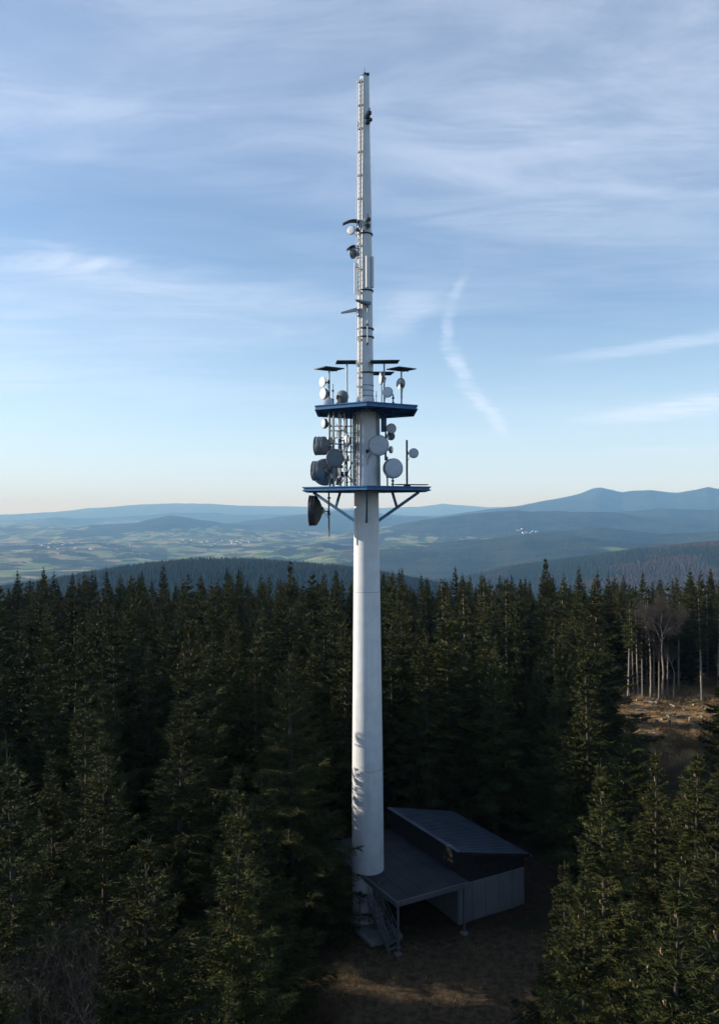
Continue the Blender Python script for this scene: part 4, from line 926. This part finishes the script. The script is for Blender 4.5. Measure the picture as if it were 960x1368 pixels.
# ------------------------------------------------------------------ clearing: logs, stumps, dry grass
rng = random.Random(5)
def on_ground(px, py):
    d = EYE*F/(py-684)
    return (px-480)/F*d, d
LOGS = [(866, 948, 3.4, 20), (880, 953, 2.2, -35), (905, 964, 2.8, 12), (876, 944, 1.8, 60), (860, 941, 2.4, 5), (912, 950, 1.2, 80), (850, 956, 2.0, -20), (935, 948, 2.6, 55), (895, 958, 1.5, 30), (918, 985, 1.8, -10), (926, 978, 1.2, 40), (845, 938, 2.2, 15), (938, 962, 1.6, -50), (712, 935, 2.6, 25), (706, 950, 1.8, -15), (720, 928, 2.2, 50), (700, 965, 1.6, 10), (582, 928, 2.2, 5), (600, 938, 1.5, 40)]
LOGS += [(rng.uniform(845, 955), rng.uniform(932, 992), rng.uniform(0.6, 1.7), rng.uniform(0, 180)) for _ in range(22)]
for k, (px, py, L, a) in enumerate(LOGS):
    x, y = on_ground(px, py); z = gz(x, y); r = rng.uniform(0.09, 0.17); d_ = V((math.cos(R(a)), math.sin(R(a)), rng.uniform(-.03, .05))).normalized()
    c = V((x, y, z+r*0.9)); lab = (('short weathered log' if L < 1.8 else 'long weathered log')+' lying in the brown clearing') if px > 800 else ('pale log lying among the dark trees behind the building')
    t_ = empty('felled_log', c, lab, 'log', 'logs in the clearing' if px > 800 else 'logs among the trees')
    s_ = d_.cross(V((0, 0, 1))).normalized(); m = MB(); kk = rng.uniform(-0.06, 0.06)
    m.path([c-d_*L/2, c-d_*L*0.15+s_*kk, c+d_*L*0.2-s_*kk, c+d_*L/2], r, 9).build('log_bark', M['wood'], t_)
    for e, sg in ((c-d_*L/2, -1), (c+d_*L/2, 1)): MB().lathe(e, d_*sg, [(r*0.94, 0.0), (r*0.93, 0.012)], 9).build('cut_end', M['cut'], t_)
    for j in range(2):
        q = c+d_*L*rng.uniform(-0.4, 0.4); MB().tube(q, q+V((rng.uniform(-.4, .4), rng.uniform(-.4, .4), rng.uniform(.2, .5))), 0.035, 0.012, 5).build('branch_stub', M['wood'], t_)
for k, (px, py, h) in enumerate([(906, 939, 0.75), (893, 975, 0.9), (920, 967, 0.4), (923, 976, 0.4), (940, 980, 0.45), (855, 962, 0.35), (875, 970, 0.4), (836, 915, 0.5)]):
    x, y = on_ground(px, py); z = gz(x, y); r = 0.19 if h < 0.7 else 0.13
    t_ = empty('tree_stump', (x, y, z), 'pale cut tree stump standing in the brown clearing' if h < 0.7 else 'thin waist-high stump standing in the brown clearing', 'stump', 'low stumps in the clearing' if h < 0.7 else 'tall thin stumps in the clearing')
    MB().lathe((x, y, z-0.1), (0, 0, 1), [(r*1.7, 0), (r*1.25, 0.14), (r, 0.3), (r*0.97, h+0.1)], 11).build('stump_bark', M['wood'], t_)
    MB().lathe((x, y, z+h), (0, 0, 1), [(r*0.93, 0), (r*0.9, 0.015)], 11).build('cut_face', M['cut'], t_)
rs = np.random.RandomState(3); nt = 26000
y = rs.uniform(80, 128, nt); x = (rs.uniform(790, 1010, nt)-480)/F*y; keep = (rs.rand(nt) < clearing(x, y)*np.clip(fbm(x/2.5, y/2.5, 91, 3)*3.2-1.1, 0.05, 1)); x, y = x[keep], y[keep]
xb = rs.uniform(-2, 13, 9000); yb = rs.uniform(39.5, 49, 9000); k2 = rs.rand(9000) < np.clip(fbm(xb/1.5, yb/1.5, 93, 3)*4-2.0, 0, 1)*0.5
x, y = np.concatenate([x, xb[k2]]), np.concatenate([y, yb[k2]]); sm = np.where(y < 60, 0.45, 1.0)
Bp = np.stack([x, y, ground_z(x, y)-0.02], -1); Bp = np.repeat(Bp, 4, 0)+rs.normal(0, 0.06, (len(x)*4, 3))*[1, 1, 0]; sm = np.repeat(sm, 4)
Dv = rs.normal(0, 0.4, (len(Bp), 3)); Dv[:, 2] = 1; Dv /= np.linalg.norm(Dv, axis=1, keepdims=True)
gr = link('dry_grass', np_mesh('dry_grass', *spikes(Bp, Dv, rs.uniform(0.2, 0.6, len(Bp))*sm, rs.uniform(0.012, 0.03, len(Bp))*sm, rs), [M['grass']])); tag(gr, 'dry brown grass over the clearing and the yard', 'grass', kind='stuff')

# ------------------------------------------------------------------ far village houses
def house_mesh(i, w_, l_, h_, rh):
    m = MB(); m.bx((0, 0, h_/2-2), w_, l_, h_+4)
    rf = [V((-w_*.55, -l_*.53, h_)), V((w_*.55, -l_*.53, h_)), V((0, -l_*.53, h_+rh))]; n0 = len(m.f); m.prism(rf, (0, l_*1.06, 0))
    me = bpy.data.meshes.new('house'); me.from_pydata(m.v, [], m.f); me.materials.append(M['hwall']); me.materials.append(M['redroof'])
    for k, q in enumerate(me.polygons): q.material_index = 1 if k >= n0 else 0
    return me
HM = [house_mesh(0, 14, 20, 8, 6), house_mesh(1, 16, 30, 9, 6), house_mesh(2, 20, 45, 8, 5)]
rng = random.Random(9)
for (px, d, sx, sd_, n, vil) in ((300, 8200, 60, 700, 46, 'the wide valley village'), (80, 7200, 70, 600, 34, 'the town below the wooded ridge'), (530, 6700, 40, 250, 18, 'the hamlet behind the mast'), (700, 7400, 14, 120, 8, 'the dark wooded hills'), (450, 9500, 40, 400, 16, 'the far open fields')):
    for k in range(n):
        q = rng.gauss(px, sx*0.6); dd = rng.gauss(d, sd_*0.6); x = (q-480)/F*dd
        o = link('village_house', HM[0 if rng.random() < .6 else (1 if rng.random() < .7 else 2)], None, (x, dd, gz(x, dd))); o.rotation_euler.z = rng.uniform(0, 3.14)
        tag(o, 'small pale house with a red roof in '+vil, 'house', 'houses in '+vil)
